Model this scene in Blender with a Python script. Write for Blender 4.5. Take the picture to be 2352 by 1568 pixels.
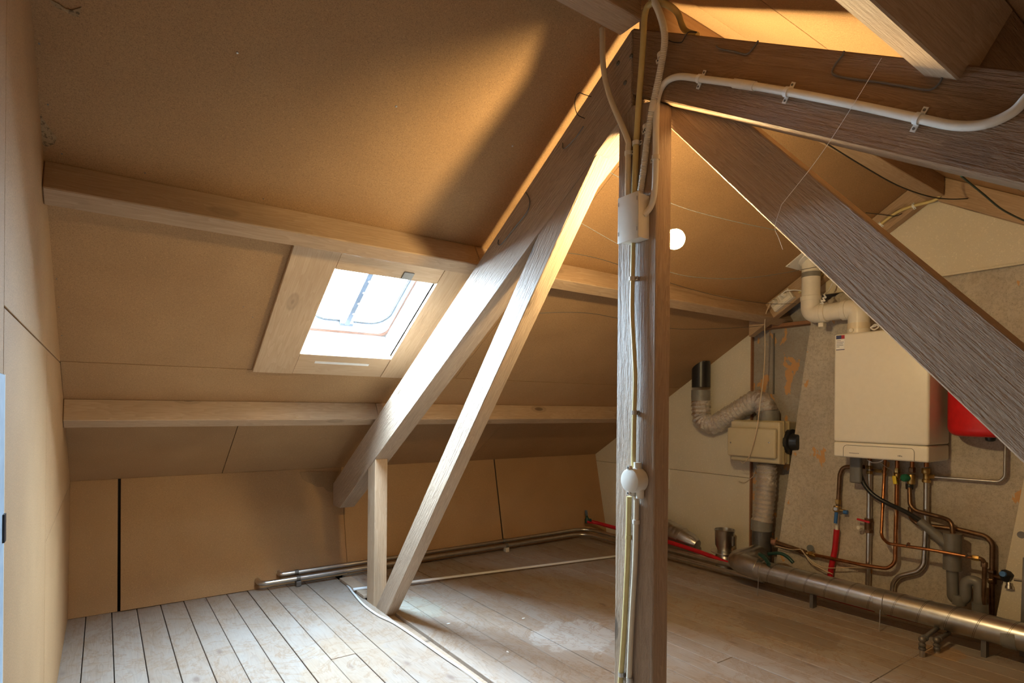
import bpy, bmesh, math, random
from mathutils import Vector, Matrix, Quaternion, noise as mnoise
random.seed(7)
for _o in list(bpy.data.objects): bpy.data.objects.remove(_o)
scene = bpy.context.scene
COL = scene.collection
V = Vector

# ------------------------------------------------------------------ camera
F_PX, YAW, ROLL, CY, CAM_H = 1324.86, math.radians(35.318), math.radians(0.508), 938.8, 1.15
cd = bpy.data.cameras.new('camera'); cam = bpy.data.objects.new('camera', cd); COL.objects.link(cam)
cd.sensor_width = 36.0; cd.lens = 36.0*F_PX/2352; cd.shift_y = (CY-784)/2352; cd.clip_start = 0.02
cam.location = (0, 0, CAM_H)
cam.rotation_euler = (Matrix.Rotation(-YAW, 3, 'Z') @ Matrix.Rotation(math.pi/2, 3, 'X') @ Matrix.Rotation(ROLL, 3, 'Z')).to_euler()
scene.camera = cam

# ------------------------------------------------------------------ light
SKY_STRENGTH, BULB_STRENGTH, EXPOSURE = 360.0, 1180.0, 0.0
w = bpy.data.worlds.new('world'); scene.world = w; w.use_nodes = True
bg = w.node_tree.nodes['Background']
bg.inputs[0].default_value = (0.62, 0.80, 1.0, 1); bg.inputs[1].default_value = SKY_STRENGTH
scene.view_settings.view_transform = 'Standard'; scene.view_settings.look = 'None'
scene.view_settings.gamma = 1.0; scene.view_settings.use_curve_mapping = False
scene.view_settings.exposure = EXPOSURE

# ------------------------------------------------------------------ measuring helpers (image point -> point on a real plane)
PHI = math.radians(31.53); SN, CS = math.sin(PHI), math.cos(PHI)
N_FAR, N_NEAR = V((0, SN, CS)), V((0, -SN, CS))          # outward normals of the two roof slopes
D_FAR, D_NEAR = 2.733, 1.430
CAM = V((0, 0, CAM_H))
def ray(x, y):
    xr, yr = (x-1176)/F_PX, (y-CY)/F_PX
    xc = xr*math.cos(ROLL)+yr*math.sin(ROLL); yc = -xr*math.sin(ROLL)+yr*math.cos(ROLL)
    return V((xc*math.cos(YAW)+math.sin(YAW), -xc*math.sin(YAW)+math.cos(YAW), -yc))
def onplane(x, y, n, d):
    r = ray(x, y); n = V(n); return CAM + r*((d-n.dot(CAM))/n.dot(r))
def PX(x, y, c): return onplane(x, y, (1, 0, 0), c)
def PY(x, y, c): return onplane(x, y, (0, 1, 0), c)
def PZ(x, y, c): return onplane(x, y, (0, 0, 1), c)
def PF(x, y, off=0): return onplane(x, y, N_FAR, D_FAR-off)
def PN(x, y, off=0): return onplane(x, y, N_NEAR, D_NEAR-off)
def far_pt(X, Y, off=0):            # point on the far slope by X, Y, 'off' inwards
    return V((X, Y-off*SN, (D_FAR-SN*Y)/CS-off*CS))
def near_pt(X, Y, off=0):
    return V((X, Y+off*SN, (D_NEAR+SN*Y)/CS-off*CS))

# ------------------------------------------------------------------ object helpers
def tag(o, label=None, cat=None, group=None, kind=None):
    if label: o['label'] = label
    if cat: o['category'] = cat
    if group: o['group'] = group
    if kind: o['kind'] = kind
    return o
WM = {}
def link(o, M, parent=None):
    COL.objects.link(o)
    WM[o.name] = M
    if parent is not None:
        o.parent = parent
        o.matrix_basis = WM[parent.name].inverted() @ M
    else:
        o.matrix_basis = M
    return o
def empty(name, loc, label=None, cat=None, group=None, kind=None):
    o = bpy.data.objects.new(name, None); o.empty_display_size = 0.05
    link(o, Matrix.Translation(V(loc))); return tag(o, label, cat, group, kind)
def mesh_obj(name, verts, faces, mat, parent=None, M=None, smooth=False, bevel=0, seg=1, label=None, cat=None, group=None, kind=None):
    me = bpy.data.meshes.new(name)
    if M is None:
        xs = [v[0] for v in verts]; ys = [v[1] for v in verts]; zs = [v[2] for v in verts]
        c = V(((min(xs)+max(xs))/2, (min(ys)+max(ys))/2, min(zs)))
        verts = [V(v)-c for v in verts]; M = Matrix.Translation(c)
    me.from_pydata([tuple(v) for v in verts], [], faces)
    bm = bmesh.new(); bm.from_mesh(me)
    bmesh.ops.recalc_face_normals(bm, faces=bm.faces)
    if bevel:
        es = [e for e in bm.edges if len(e.link_faces) == 2 and e.calc_face_angle() > 0.5]
        bmesh.ops.bevel(bm, geom=es, offset=bevel, segments=seg, profile=0.5, affect='EDGES', clamp_overlap=True)
    bm.to_mesh(me); bm.free()
    if smooth:
        me.polygons.foreach_set('use_smooth', [True]*len(me.polygons))
        if smooth != 'all':
            try: me.set_sharp_from_angle(angle=math.radians(40))
            except Exception: pass
    me.materials.append(M_[mat])
    o = bpy.data.objects.new(name, me)
    link(o, M, parent)
    return tag(o, label, cat, group, kind)
BOXF = [(0,1,3,2),(4,6,7,5),(0,4,5,1),(2,3,7,6),(0,2,6,4),(1,5,7,3)]
def boxv(a, b):
    return [V((x, y, z)) for x in (a[0], b[0]) for y in (a[1], b[1]) for z in (a[2], b[2])]
def box(name, a, b, mat, parent=None, bevel=0, seg=1, **k):
    return mesh_obj(name, boxv(a, b), BOXF, mat, parent, bevel=bevel, seg=seg, smooth=bool(seg > 1), **k)
def frame(o, ex, ey, ez):
    return Matrix(((ex[0], ey[0], ez[0], o[0]), (ex[1], ey[1], ez[1], o[1]), (ex[2], ey[2], ez[2], o[2]), (0, 0, 0, 1)))
def obox(name, o, ex, ey, ez, a, b, mat, parent=None, bevel=0, seg=1, **k):
    """box a..b in the frame (ex, ey, ez) at o; grain runs along ex"""
    M = frame(V(o), V(ex).normalized(), V(ey).normalized(), V(ez).normalized())
    return mesh_obj(name, boxv(a, b), BOXF, mat, parent, M=M, bevel=bevel, seg=seg, smooth=bool(seg > 1), **k)
def prism(name, pts, axis, t0, t1, mat, parent=None, bevel=0, **k):
    """polygon pts (2D) extruded along axis ('x': pts are (y,z))"""
    n = len(pts); vs = []
    for t in (t0, t1):
        for p in pts:
            vs.append(V((t, p[0], p[1])) if axis == 'x' else V((p[0], t, p[1])) if axis == 'y' else V((p[0], p[1], t)))
    fs = [tuple(range(n)), tuple(range(2*n-1, n-1, -1))]+[(i, (i+1) % n, n+(i+1) % n, n+i) for i in range(n)]
    return mesh_obj(name, vs, fs, mat, parent, bevel=bevel, **k)
def beam_prism(name, pts, x0, x1, along, mat, parent=None, bevel=0.003, **k):
    """truss member: outline pts (y,z), from x0 to x1, grain along the (y,z) direction 'along'"""
    ex = V((0, along[0], along[1])).normalized(); ez = V((1, 0, 0)); ey = ez.cross(ex)
    o = V((x0, pts[0][0], pts[0][1])); M = frame(o, ex, ey, ez); Mi = M.inverted()
    n = len(pts)
    vs = [Mi @ V((x, p[0], p[1])) for x in (x0, x1) for p in pts]
    fs = [tuple(range(n)), tuple(range(2*n-1, n-1, -1))]+[(i, (i+1) % n, n+(i+1) % n, n+i) for i in range(n)]
    return mesh_obj(name, vs, fs, mat, parent, M=M, bevel=bevel, **k)
def fillet(pts, R, n=7):
    pts = [V(p) for p in pts]; out = [pts[0]]
    for i in range(1, len(pts)-1):
        a, b, c = pts[i-1], pts[i], pts[i+1]
        u, v = (a-b), (c-b); lu, lv = u.length, v.length; u.normalize(); v.normalize()
        ang = math.acos(max(-1, min(1, u.dot(v))))
        if ang > math.pi-0.02: out.append(b); continue
        r = R[i-1] if isinstance(R, (list, tuple)) else R
        t = min(r/math.tan(ang/2), lu*0.49, lv*0.49); r = t*math.tan(ang/2)
        ctr = b+(u+v).normalized()*(r/math.sin(ang/2))
        s, e = b+u*t-ctr, b+v*t-ctr
        tot = math.pi-ang
        q0 = s.copy(); ax = s.cross(e).normalized()
        for k in range(n+1): out.append(ctr+Quaternion(ax, tot*k/n) @ q0)
    out.append(pts[-1]); return out
def spline(pts, n=8):
    pts = [V(p) for p in pts]; P = [pts[0]*2-pts[1]]+pts+[pts[-1]*2-pts[-2]]; out = []
    for i in range(1, len(P)-2):
        for k in range(n):
            t = k/n; a, b, c, d = P[i-1:i+3]
            out.append(0.5*((2*b)+(c-a)*t+(2*a-5*b+4*c-d)*t*t+(3*b-3*c+d-a)*t**3))
    out.append(pts[-1]); return out
def resample(path, step):
    out = [path[0].copy()]; acc = 0.0
    for a, b in zip(path, path[1:]):
        L = (b-a).length
        if L < 1e-9: continue
        d = step-acc
        while d <= L:
            out.append(a+(b-a)*(d/L)); d += step
        acc = L-(d-step)
    if (out[-1]-path[-1]).length > step*0.3: out.append(path[-1].copy())
    return out
def sweep(path, rad, sides=12, caps=True, hollow=0):
    """tube along path; rad is a number or a function of (index, arc length)"""
    path = [p for i, p in enumerate(path) if i == 0 or (p-path[i-1]).length > 1e-6]
    n = len(path); T = []
    for i in range(n):
        T.append((path[min(i+1, n-1)]-path[max(i-1, 0)]).normalized())
    ref = V((0, 0, 1)) if abs(T[0].z) < 0.9 else V((1, 0, 0))
    u = T[0].cross(ref).normalized(); vs = []; fs = []; s = 0
    for i in range(n):
        if i:
            s += (path[i]-path[i-1]).length
            q = T[i-1].rotation_difference(T[i]); u = (q @ u); u = (u-T[i]*u.dot(T[i])).normalized()
        w_ = T[i].cross(u)
        r = rad(i, s) if callable(rad) else rad
        for k in range(sides):
            a = 2*math.pi*k/sides
            vs.append(path[i]+(u*math.cos(a)+w_*math.sin(a))*r)
    for i in range(n-1):
        for k in range(sides):
            k2 = (k+1) % sides
            fs.append((i*sides+k, i*sides+k2, (i+1)*sides+k2, (i+1)*sides+k))
    if caps:
        fs.append(tuple(range(sides-1, -1, -1))); fs.append(tuple(range((n-1)*sides, n*sides)))
    return vs, fs
def tube(name, path, rad, mat, parent=None, sides=12, caps=True, **k):
    vs, fs = sweep(path, rad, sides, caps)
    return mesh_obj(name, vs, fs, mat, parent, smooth=True, **k)
def lathe(name, p0, axis, prof, mat, parent=None, sides=20, **k):
    """profile [(t, r)] turned about the axis from p0"""
    ax = V(axis).normalized(); ref = V((0, 0, 1)) if abs(ax.z) < 0.9 else V((1, 0, 0))
    u = ax.cross(ref).normalized(); w_ = ax.cross(u); vs = []; fs = []
    for t, r in prof:
        for i in range(sides):
            a = 2*math.pi*i/sides; vs.append(V(p0)+ax*t+(u*math.cos(a)+w_*math.sin(a))*max(r, 1e-5))
    n = len(prof)
    for j in range(n-1):
        for i in range(sides):
            i2 = (i+1) % sides; fs.append((j*sides+i, j*sides+i2, (j+1)*sides+i2, (j+1)*sides+i))
    fs.append(tuple(range(sides-1, -1, -1))); fs.append(tuple(range((n-1)*sides, n*sides)))
    return mesh_obj(name, vs, fs, mat, parent, smooth=True, **k)
def blob(name, c, r, mat, parent=None, sc=(1, 1, 1), seg=14, ring=8, **k):
    vs = []; fs = []
    for j in range(ring+1):
        th = math.pi*j/ring
        for i in range(seg):
            a = 2*math.pi*i/seg
            vs.append(V(c)+V((r*sc[0]*math.sin(th)*math.cos(a), r*sc[1]*math.sin(th)*math.sin(a), r*sc[2]*math.cos(th))))
    for j in range(ring):
        for i in range(seg):
            i2 = (i+1) % seg; fs.append((j*seg+i, (j+1)*seg+i, (j+1)*seg+i2, j*seg+i2))
    o = mesh_obj(name, vs, fs, mat, parent, smooth='all', **k)
    bm = bmesh.new(); bm.from_mesh(o.data); bmesh.ops.remove_doubles(bm, verts=bm.verts, dist=1e-6); bm.to_mesh(o.data); bm.free()
    return o

# ------------------------------------------------------------------ materials
M_ = {}
def newmat(name):
    m = bpy.data.materials.new(name); m.use_nodes = True; nt = m.node_tree
    return m, nt, nt.nodes['Principled BSDF']
def N(nt, typ, **k):
    n = nt.nodes.new(typ)
    for a, b in k.items():
        if a.startswith('i_'):
            key = a[2:]; n.inputs[int(key) if key.isdigit() else key].default_value = b
        else: setattr(n, a, b)
    return n
def ramp(nt, fac, stops):
    r = N(nt, 'ShaderNodeValToRGB'); els = r.color_ramp.elements
    while len(els) < len(stops): els.new(0.5)
    for e, (p, c) in zip(els, stops):
        e.position = p; e.color = (c, c, c, 1) if isinstance(c, (int, float)) else (*c, 1)
    nt.links.new(fac, r.inputs[0]); return r.outputs[0]
def mix(nt, fac, a, b, mode='MIX'):
    m = N(nt, 'ShaderNodeMix', data_type='RGBA', blend_type=mode); m.clamp_result = False
    for sock, v in ((m.inputs[0], fac), (m.inputs[6], a), (m.inputs[7], b)):
        if isinstance(v, (int, float)): sock.default_value = v
        elif isinstance(v, (tuple, list)): sock.default_value = (*v, 1)
        else: nt.links.new(v, sock)
    return m.outputs[2]
def coords(nt, scale, out='Object', rnd=0.0):
    tc = N(nt, 'ShaderNodeTexCoord'); mp = N(nt, 'ShaderNodeMapping'); mp.inputs['Scale'].default_value = scale
    src = tc.outputs[out]
    if rnd:
        oi = N(nt, 'ShaderNodeObjectInfo'); ml = N(nt, 'ShaderNodeMath', operation='MULTIPLY'); ml.inputs[1].default_value = rnd
        nt.links.new(oi.outputs['Random'], ml.inputs[0])
        ad = N(nt, 'ShaderNodeVectorMath', operation='ADD'); nt.links.new(src, ad.inputs[0]); nt.links.new(ml.outputs[0], ad.inputs[1]); src = ad.outputs[0]
    nt.links.new(src, mp.inputs[0]); return mp.outputs[0]
def noise_(nt, vec, scale, detail=4, rough=0.6, dist=0.0):
    n = N(nt, 'ShaderNodeTexNoise'); n.inputs['Scale'].default_value = scale; n.inputs['Detail'].default_value = detail
    n.inputs['Roughness'].default_value = rough; n.inputs['Distortion'].default_value = dist
    if vec is not None: nt.links.new(vec, n.inputs['Vector'])
    return n.outputs[0]
def bump(nt, bsdf, h, strength, dist=0.01):
    b = N(nt, 'ShaderNodeBump'); b.inputs['Strength'].default_value = strength; b.inputs['Distance'].default_value = dist
    nt.links.new(h, b.inputs['Height']); nt.links.new(b.outputs[0], bsdf.inputs['Normal'])
def plain(name, col, rough=0.5, metal=0.0, var=0.12, nscale=30, bmp=0.0, spec=0.5):
    m, nt, b = newmat(name); c = coords(nt, (1, 1, 1), rnd=5)
    f = noise_(nt, c, nscale, 5)
    lo = tuple(x*(1-var) for x in col); hi = tuple(min(1, x*(1+var)) for x in col)
    nt.links.new(mix(nt, ramp(nt, f, [(0.3, 0.0), (0.7, 1.0)]), lo, hi), b.inputs['Base Color'])
    b.inputs['Roughness'].default_value = rough; b.inputs['Metallic'].default_value = metal; b.inputs['Specular IOR Level'].default_value = spec
    if bmp: bump(nt, b, f, bmp, 0.003)
    M_[name] = m; return m
def board(name, col, dark, speck=0.5, fine=420, rough=0.75):
    m, nt, b = newmat(name); c = coords(nt, (1, 1, 1), rnd=3)
    big = noise_(nt, c, 1.6, 3); f = noise_(nt, c, fine, 2, 0.7); f2 = noise_(nt, c, fine*0.35, 3, 0.7)
    base = mix(nt, ramp(nt, big, [(0.3, 0.0), (0.72, 1.0)]), dark, col)
    base = mix(nt, ramp(nt, f, [(0.38, 1.0), (0.5, 0.0)]), base, mix(nt, speck, base, tuple(x*0.45 for x in dark)))
    base = mix(nt, ramp(nt, f2, [(0.58, 0.0), (0.72, 0.55)]), base, tuple(min(1, x*1.35) for x in col))
    st = noise_(nt, c, 5.0, 6, 0.7, 0.4)
    base = mix(nt, ramp(nt, st, [(0.66, 0.0), (0.78, 0.35)]), base, tuple(x*0.6 for x in dark))
    nt.links.new(base, b.inputs['Base Color']); b.inputs['Roughness'].default_value = rough; b.inputs['Specular IOR Level'].default_value = 0.25
    bump(nt, b, f2, 0.25, 0.002); M_[name] = m
def wood(name, light, dark, rough=0.65, sawn=0.25, grain=1.0, knots=True, blotch=0.4, spec=0.3, kcol=None):
    m, nt, b = newmat(name)
    c = coords(nt, (1, 1, 1), rnd=9)
    cs = coords(nt, (0.9, 9, 9), rnd=9)
    warp = noise_(nt, cs, 1.3, 3, 0.5)
    # year rings: bands across the beam, bent by slow noise
    sc = N(nt, 'ShaderNodeVectorMath', operation='SCALE'); nt.links.new(cs, sc.inputs[0]); sc.inputs['Scale'].default_value = 1.0
    fib = noise_(nt, coords(nt, (5, 170, 170), rnd=9), 1.0, 3, 0.6)
    ml = N(nt, 'ShaderNodeMath', operation='MULTIPLY'); ml.inputs[1].default_value = 22*grain; nt.links.new(warp, ml.inputs[0])
    fr = N(nt, 'ShaderNodeMath', operation='FRACT'); nt.links.new(ml.outputs[0], fr.inputs[0])
    rings = ramp(nt, fr.outputs[0], [(0.0, 0.1), (0.75, 0.75), (0.93, 1.0), (1.0, 0.1)])
    base = mix(nt, rings, light, tuple((a*0.45+d*0.55) for a, d in zip(light, dark)))
    base = mix(nt, ramp(nt, fib, [(0.35, 0.0), (0.7, 0.5)]), base, dark)
    bl = noise_(nt, coords(nt, (1.2, 3, 3), rnd=9), 2.0, 4)
    base = mix(nt, ramp(nt, bl, [(0.35, 0.0), (0.75, blotch)]), base, tuple(x*0.75 for x in dark))
    if knots:
        vo = N(nt, 'ShaderNodeTexVoronoi'); vo.inputs['Scale'].default_value = 1.0; nt.links.new(coords(nt, (2.2, 5.5, 5.5), rnd=9), vo.inputs['Vector'])
        kd = ramp(nt, vo.outputs['Distance'], [(0.0, 1.0), (0.075, 0.85), (0.10, 0.15), (0.14, 0.3), (0.17, 0.0)])
        base = mix(nt, kd, base, kcol or tuple(x*0.35 for x in dark))
    nt.links.new(base, b.inputs['Base Color']); b.inputs['Roughness'].default_value = rough; b.inputs['Specular IOR Level'].default_value = spec
    saw = noise_(nt, coords(nt, (14, 60, 60), rnd=9), 2.2, 5, 0.7)
    sm = N(nt, 'ShaderNodeMath', operation='ADD'); nt.links.new(saw, sm.inputs[0]); nt.links.new(fib, sm.inputs[1])
    bump(nt, b, sm.outputs[0], sawn, 0.006); M_[name] = m
def floor_mat(name):
    m, nt, b = newmat(name)
    cs = coords(nt, (9, 0.9, 9), rnd=9)
    warp = noise_(nt, cs, 1.3, 3, 0.5)
    ml = N(nt, 'ShaderNodeMath', operation='MULTIPLY'); ml.inputs[1].default_value = 16; nt.links.new(warp, ml.inputs[0])
    fr = N(nt, 'ShaderNodeMath', operation='FRACT'); nt.links.new(ml.outputs[0], fr.inputs[0])
    rings = ramp(nt, fr.outputs[0], [(0.0, 0.0), (0.7, 0.35), (0.92, 1.0), (1.0, 0.0)])
    fib = noise_(nt, coords(nt, (150, 5, 60), rnd=9), 1.0, 3, 0.6)
    base = mix(nt, rings, (0.36, 0.265, 0.185), (0.21, 0.135, 0.08))
    base = mix(nt, ramp(nt, fib, [(0.35, 0.0), (0.7, 0.4)]), base, (0.28, 0.17, 0.10))
    # worn whitewash
    wv = noise_(nt, coords(nt, (2.2, 1.0, 1), out='Object', rnd=4), 2.2, 7, 0.68, 0.6)
    base = mix(nt, ramp(nt, wv, [(0.36, 0.75), (0.52, 0.48), (0.68, 0.18)]), base, (0.385, 0.355, 0.325))
    # plaster scuffs: world-placed patch of spilt white and a greenish one
    gp = N(nt, 'ShaderNodeNewGeometry')
    def patch(cx, cy_, rx, ry, col, amt, base):
        s = N(nt, 'ShaderNodeVectorMath', operation='SUBTRACT'); nt.links.new(gp.outputs['Position'], s.inputs[0]); s.inputs[1].default_value = (cx, cy_, 0)
        d = N(nt, 'ShaderNodeVectorMath', operation='MULTIPLY'); nt.links.new(s.outputs[0], d.inputs[0]); d.inputs[1].default_value = (1/rx, 1/ry, 0)
        l = N(nt, 'ShaderNodeVectorMath', operation='LENGTH'); nt.links.new(d.outputs[0], l.inputs[0])
        nz = noise_(nt, gp.outputs['Position'], 7, 6, 0.65)
        a = N(nt, 'ShaderNodeMath', operation='MULTIPLY_ADD'); nt.links.new(nz, a.inputs[0]); a.inputs[1].default_value = 0.9; nt.links.new(l.outputs['Value'], a.inputs[2])
        return mix(nt, ramp(nt, a.outputs[0], [(0.0, amt), (0.8, amt), (0.98, 0.0)]) if False else ramp(nt, a.outputs[0], [(0.95, amt), (1.0, 0.0)]), base, col)
    base = patch(1.98, 2.22, 0.42, 0.38, (0.56, 0.55, 0.53), 0.5, base)
    base = patch(1.50, 3.02, 0.22, 0.34, (0.40, 0.47, 0.40), 0.3, base)
    base = patch(0.92, 2.55, 0.40, 0.50, (0.40, 0.28, 0.17), 0.3, base)
    base = patch(2.95, 1.62, 0.30, 0.55, (0.16, 0.12, 0.09), 0.45, base)
    base = patch(3.3, 1.05, 0.16, 0.18, (0.45, 0.24, 0.06), 0.4, base)
    crk = noise_(nt, gp.outputs['Position'], 3.2, 8, 0.7, 1.2)
    base = mix(nt, ramp(nt, crk, [(0.48, 0.0), (0.5, 0.6), (0.52, 0.0)]), base, (0.25, 0.15, 0.08))
    crk2 = noise_(nt, gp.outputs['Position'], 9.0, 6, 0.7, 0.8)
    base = mix(nt, ramp(nt, crk2, [(0.58, 0.0), (0.72, 0.5)]), base, (0.27, 0.19, 0.125))
    oi = N(nt, 'ShaderNodeObjectInfo'); base = mix(nt, ramp(nt, oi.outputs['Random'], [(0.0, 0.28), (1.0, 0.0)]), base, (0.22, 0.15, 0.10))
    vo = N(nt, 'ShaderNodeTexVoronoi'); vo.inputs['Scale'].default_value = 1.0; nt.links.new(coords(nt, (7, 3.0, 7), rnd=9), vo.inputs['Vector'])
    kd = ramp(nt, vo.outputs['Distance'], [(0.0, 0.75), (0.06, 0.6), (0.10, 0.2), (0.14, 0.0)])
    base = mix(nt, kd, base, (0.16, 0.11, 0.09))
    nt.links.new(base, b.inputs['Base Color']); b.inputs['Roughness'].default_value = 0.55; b.inputs['Specular IOR Level'].default_value = 0.3
    bump(nt, b, fib, 0.15, 0.003); M_[name] = m
def plaster(name, a=(0.42, 0.37, 0.31), c2=(0.62, 0.57, 0.49)):
    m, nt, b = newmat(name); c = coords(nt, (1, 1, 1))
    big = noise_(nt, c, 2.2, 5, 0.65); f = noise_(nt, c, 60, 5, 0.75); sp = noise_(nt, c, 190, 2)
    base = mix(nt, ramp(nt, big, [(0.3, 0.0), (0.7, 1.0)]), a, c2)
    base = mix(nt, ramp(nt, f, [(0.4, 0.45), (0.55, 0.0)]), base, (0.30, 0.25, 0.20))
    base = mix(nt, ramp(nt, sp, [(0.3, 0.6), (0.36, 0.0)]), base, (0.10, 0.08, 0.07))
    # flaked-off spots showing the orange brick
    fl = noise_(nt, coords(nt, (1, 1.35, 0.75)), 6.5, 4, 0.62, 0.3)
    tc = N(nt, 'ShaderNodeTexCoord'); sx = N(nt, 'ShaderNodeSeparateXYZ'); nt.links.new(N(nt, 'ShaderNodeNewGeometry').outputs['Position'], sx.inputs[0])
    side = ramp(nt, sx.outputs[1], [(0.0, 0.0), (1.0, 1.0)])
    mr = N(nt, 'ShaderNodeMapRange'); nt.links.new(sx.outputs[1], mr.inputs[0]); mr.inputs[1].default_value = 1.75; mr.inputs[2].default_value = 2.15
    ad = N(nt, 'ShaderNodeMath', operation='MULTIPLY_ADD'); nt.links.new(mr.outputs[0], ad.inputs[0]); ad.inputs[1].default_value = 0.11; nt.links.new(fl, ad.inputs[2])
    base = mix(nt, ramp(nt, ad.outputs[0], [(0.69, 0.0), (0.70, 0.9)]), base, (0.62, 0.34, 0.14))
    nt.links.new(base, b.inputs['Base Color']); b.inputs['Roughness'].default_value = 0.9; b.inputs['Specular IOR Level'].default_value = 0.15
    bump(nt, b, f, 0.5, 0.006); M_[name] = m
def foil(name):
    m, nt, b = newmat(name); c = coords(nt, (1, 1, 1))
    f = noise_(nt, c, 55, 5, 0.7)
    b.inputs['Base Color'].default_value = (0.85, 0.82, 0.79, 1); b.inputs['Metallic'].default_value = 1.0; b.inputs['Roughness'].default_value = 0.24
    bump(nt, b, f, 1.0, 0.012); M_[name] = m
def emit(name, col, s):
    m, nt, b = newmat(name); b.inputs['Base Color'].default_value = (1, 1, 1, 1)
    b.inputs['Emission Color'].default_value = (*col, 1); b.inputs['Emission Strength'].default_value = s; M_[name] = m
def glass(name):
    m, nt, b = newmat(name); nt.nodes.remove(b); out = nt.nodes['Material Output']
    t = N(nt, 'ShaderNodeBsdfTransparent'); g = N(nt, 'ShaderNodeBsdfGlossy'); g.inputs['Roughness'].default_value = 0.02
    t.inputs[0].default_value = (0.93, 0.97, 0.98, 1)
    mx = N(nt, 'ShaderNodeMixShader'); mx.inputs[0].default_value = 0.05; nt.links.new(t.outputs[0], mx.inputs[1]); nt.links.new(g.outputs[0], mx.inputs[2])
    nt.links.new(mx.outputs[0], out.inputs[0]); M_[name] = m

board('chipboard', (0.47, 0.287, 0.142), (0.38, 0.22, 0.104))
board('chip_dark', (0.36, 0.225, 0.115), (0.29, 0.175, 0.085))
board('chip_strand', (0.50, 0.36, 0.20), (0.24, 0.15, 0.08), speck=0.8, fine=110)
board('chipboard_pale', (0.60, 0.45, 0.27), (0.50, 0.36, 0.20), speck=0.25, fine=500)
board('white_board', (0.74, 0.68, 0.56), (0.66, 0.60, 0.48), speck=0.12, fine=300)
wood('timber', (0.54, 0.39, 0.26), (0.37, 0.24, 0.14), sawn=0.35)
wood('timber_sawn', (0.56, 0.42, 0.30), (0.36, 0.25, 0.17), rough=0.55, sawn=1.0, blotch=0.35, spec=0.45)
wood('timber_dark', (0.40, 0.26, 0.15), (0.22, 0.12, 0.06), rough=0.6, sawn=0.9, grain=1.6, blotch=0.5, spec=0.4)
wood('timber_red', (0.42, 0.22, 0.12), (0.30, 0.14, 0.07), sawn=0.5)
wood('plywood', (0.62, 0.45, 0.29), (0.47, 0.31, 0.18), sawn=0.12, grain=0.8, rough=0.55)
floor_mat('floorwood'); plaster('plaster'); plaster('plaster_grey', (0.32, 0.29, 0.255), (0.46, 0.43, 0.39)); foil('foil'); glass('glass')
plain('void', (0.02, 0.017, 0.014), 0.9)
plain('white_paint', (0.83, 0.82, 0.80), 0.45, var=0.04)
plain('boiler_white', (0.80, 0.77, 0.70), 0.35, var=0.02)
plain('pvc_cream', (0.72, 0.64, 0.50), 0.35, var=0.05)
plain('pvc_white', (0.78, 0.74, 0.66), 0.35, var=0.04)
plain('pvc_yellow', (0.62, 0.50, 0.22), 0.4, var=0.08)
plain('clip_grey', (0.62, 0.58, 0.52), 0.4, var=0.05)
plain('galv', (0.55, 0.55, 0.54), 0.32, 1.0, var=0.14, nscale=14, bmp=0.05)
plain('steel', (0.60, 0.59, 0.57), 0.28, 1.0, var=0.1, nscale=20)
plain('seam_dark', (0.16, 0.16, 0.16), 0.5, 0.8)
plain('iron', (0.20, 0.19, 0.18), 0.5, 0.7)
plain('copper', (0.46, 0.20, 0.085), 0.32, 1.0, var=0.3, nscale=25)
plain('copper_old', (0.20, 0.12, 0.07), 0.4, 0.9, var=0.3)
plain('brass', (0.55, 0.38, 0.15), 0.35, 1.0, var=0.25, nscale=60)
plain('red_paint', (0.55, 0.012, 0.015), 0.3, var=0.1)
plain('red_plastic', (0.50, 0.01, 0.02), 0.4, var=0.1)
plain('blue_plastic', (0.04, 0.16, 0.45), 0.4)
plain('yellow_plastic', (0.80, 0.58, 0.02), 0.4)
plain('green_plastic', (0.02, 0.16, 0.08), 0.4)
plain('green_hose', (0.015, 0.06, 0.055), 0.35)
plain('black_plastic', (0.015, 0.016, 0.018), 0.35)
plain('black_wire', (0.02, 0.018, 0.016), 0.6)
plain('grey_pvc', (0.16, 0.155, 0.145), 0.35, var=0.08)
plain('grey_tape', (0.22, 0.215, 0.20), 0.4, var=0.1)
plain('beige_plastic', (0.55, 0.48, 0.33), 0.4, var=0.03)
plain('beige_side', (0.42, 0.35, 0.20), 0.4, var=0.05)
plain('cord_beige', (0.62, 0.50, 0.36), 0.5)
plain('blue_paint', (0.12, 0.15, 0.20), 0.4)
plain('jamb_paint', (0.40, 0.50, 0.60), 0.4)
plain('navy_print', (0.03, 0.035, 0.10), 0.4)
plain('red_print', (0.40, 0.02, 0.03), 0.4)
plain('paper', (0.85, 0.85, 0.83), 0.6, var=0.03)
plain('cable_white', (0.80, 0.80, 0.80), 0.4, var=0.03)
plain('wire_grey', (0.07, 0.065, 0.06), 0.6)
plain('rust', (0.30, 0.15, 0.10), 0.7, var=0.3)
plain('rubber', (0.06, 0.07, 0.09), 0.5)
emit('bulb_glow', (1.0, 0.74, 0.36), BULB_STRENGTH)

# ================================================================== SETTING
XL, XR = -0.148, 3.87                 # faces of the left partition and the right gable
KB, KT, KZ = 3.885, 4.045, 0.725      # knee wall: foot Y, head Y, head Z
NB = (KZ*CS-D_NEAR)/SN                # near knee wall head Y
RY = (D_FAR-D_NEAR)/2/SN; RZ = (D_FAR+D_NEAR)/2/CS
T0, T1 = 1.29, 1.36                   # truss timbers
GX = 3.72                             # face of the chimney breast

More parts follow.
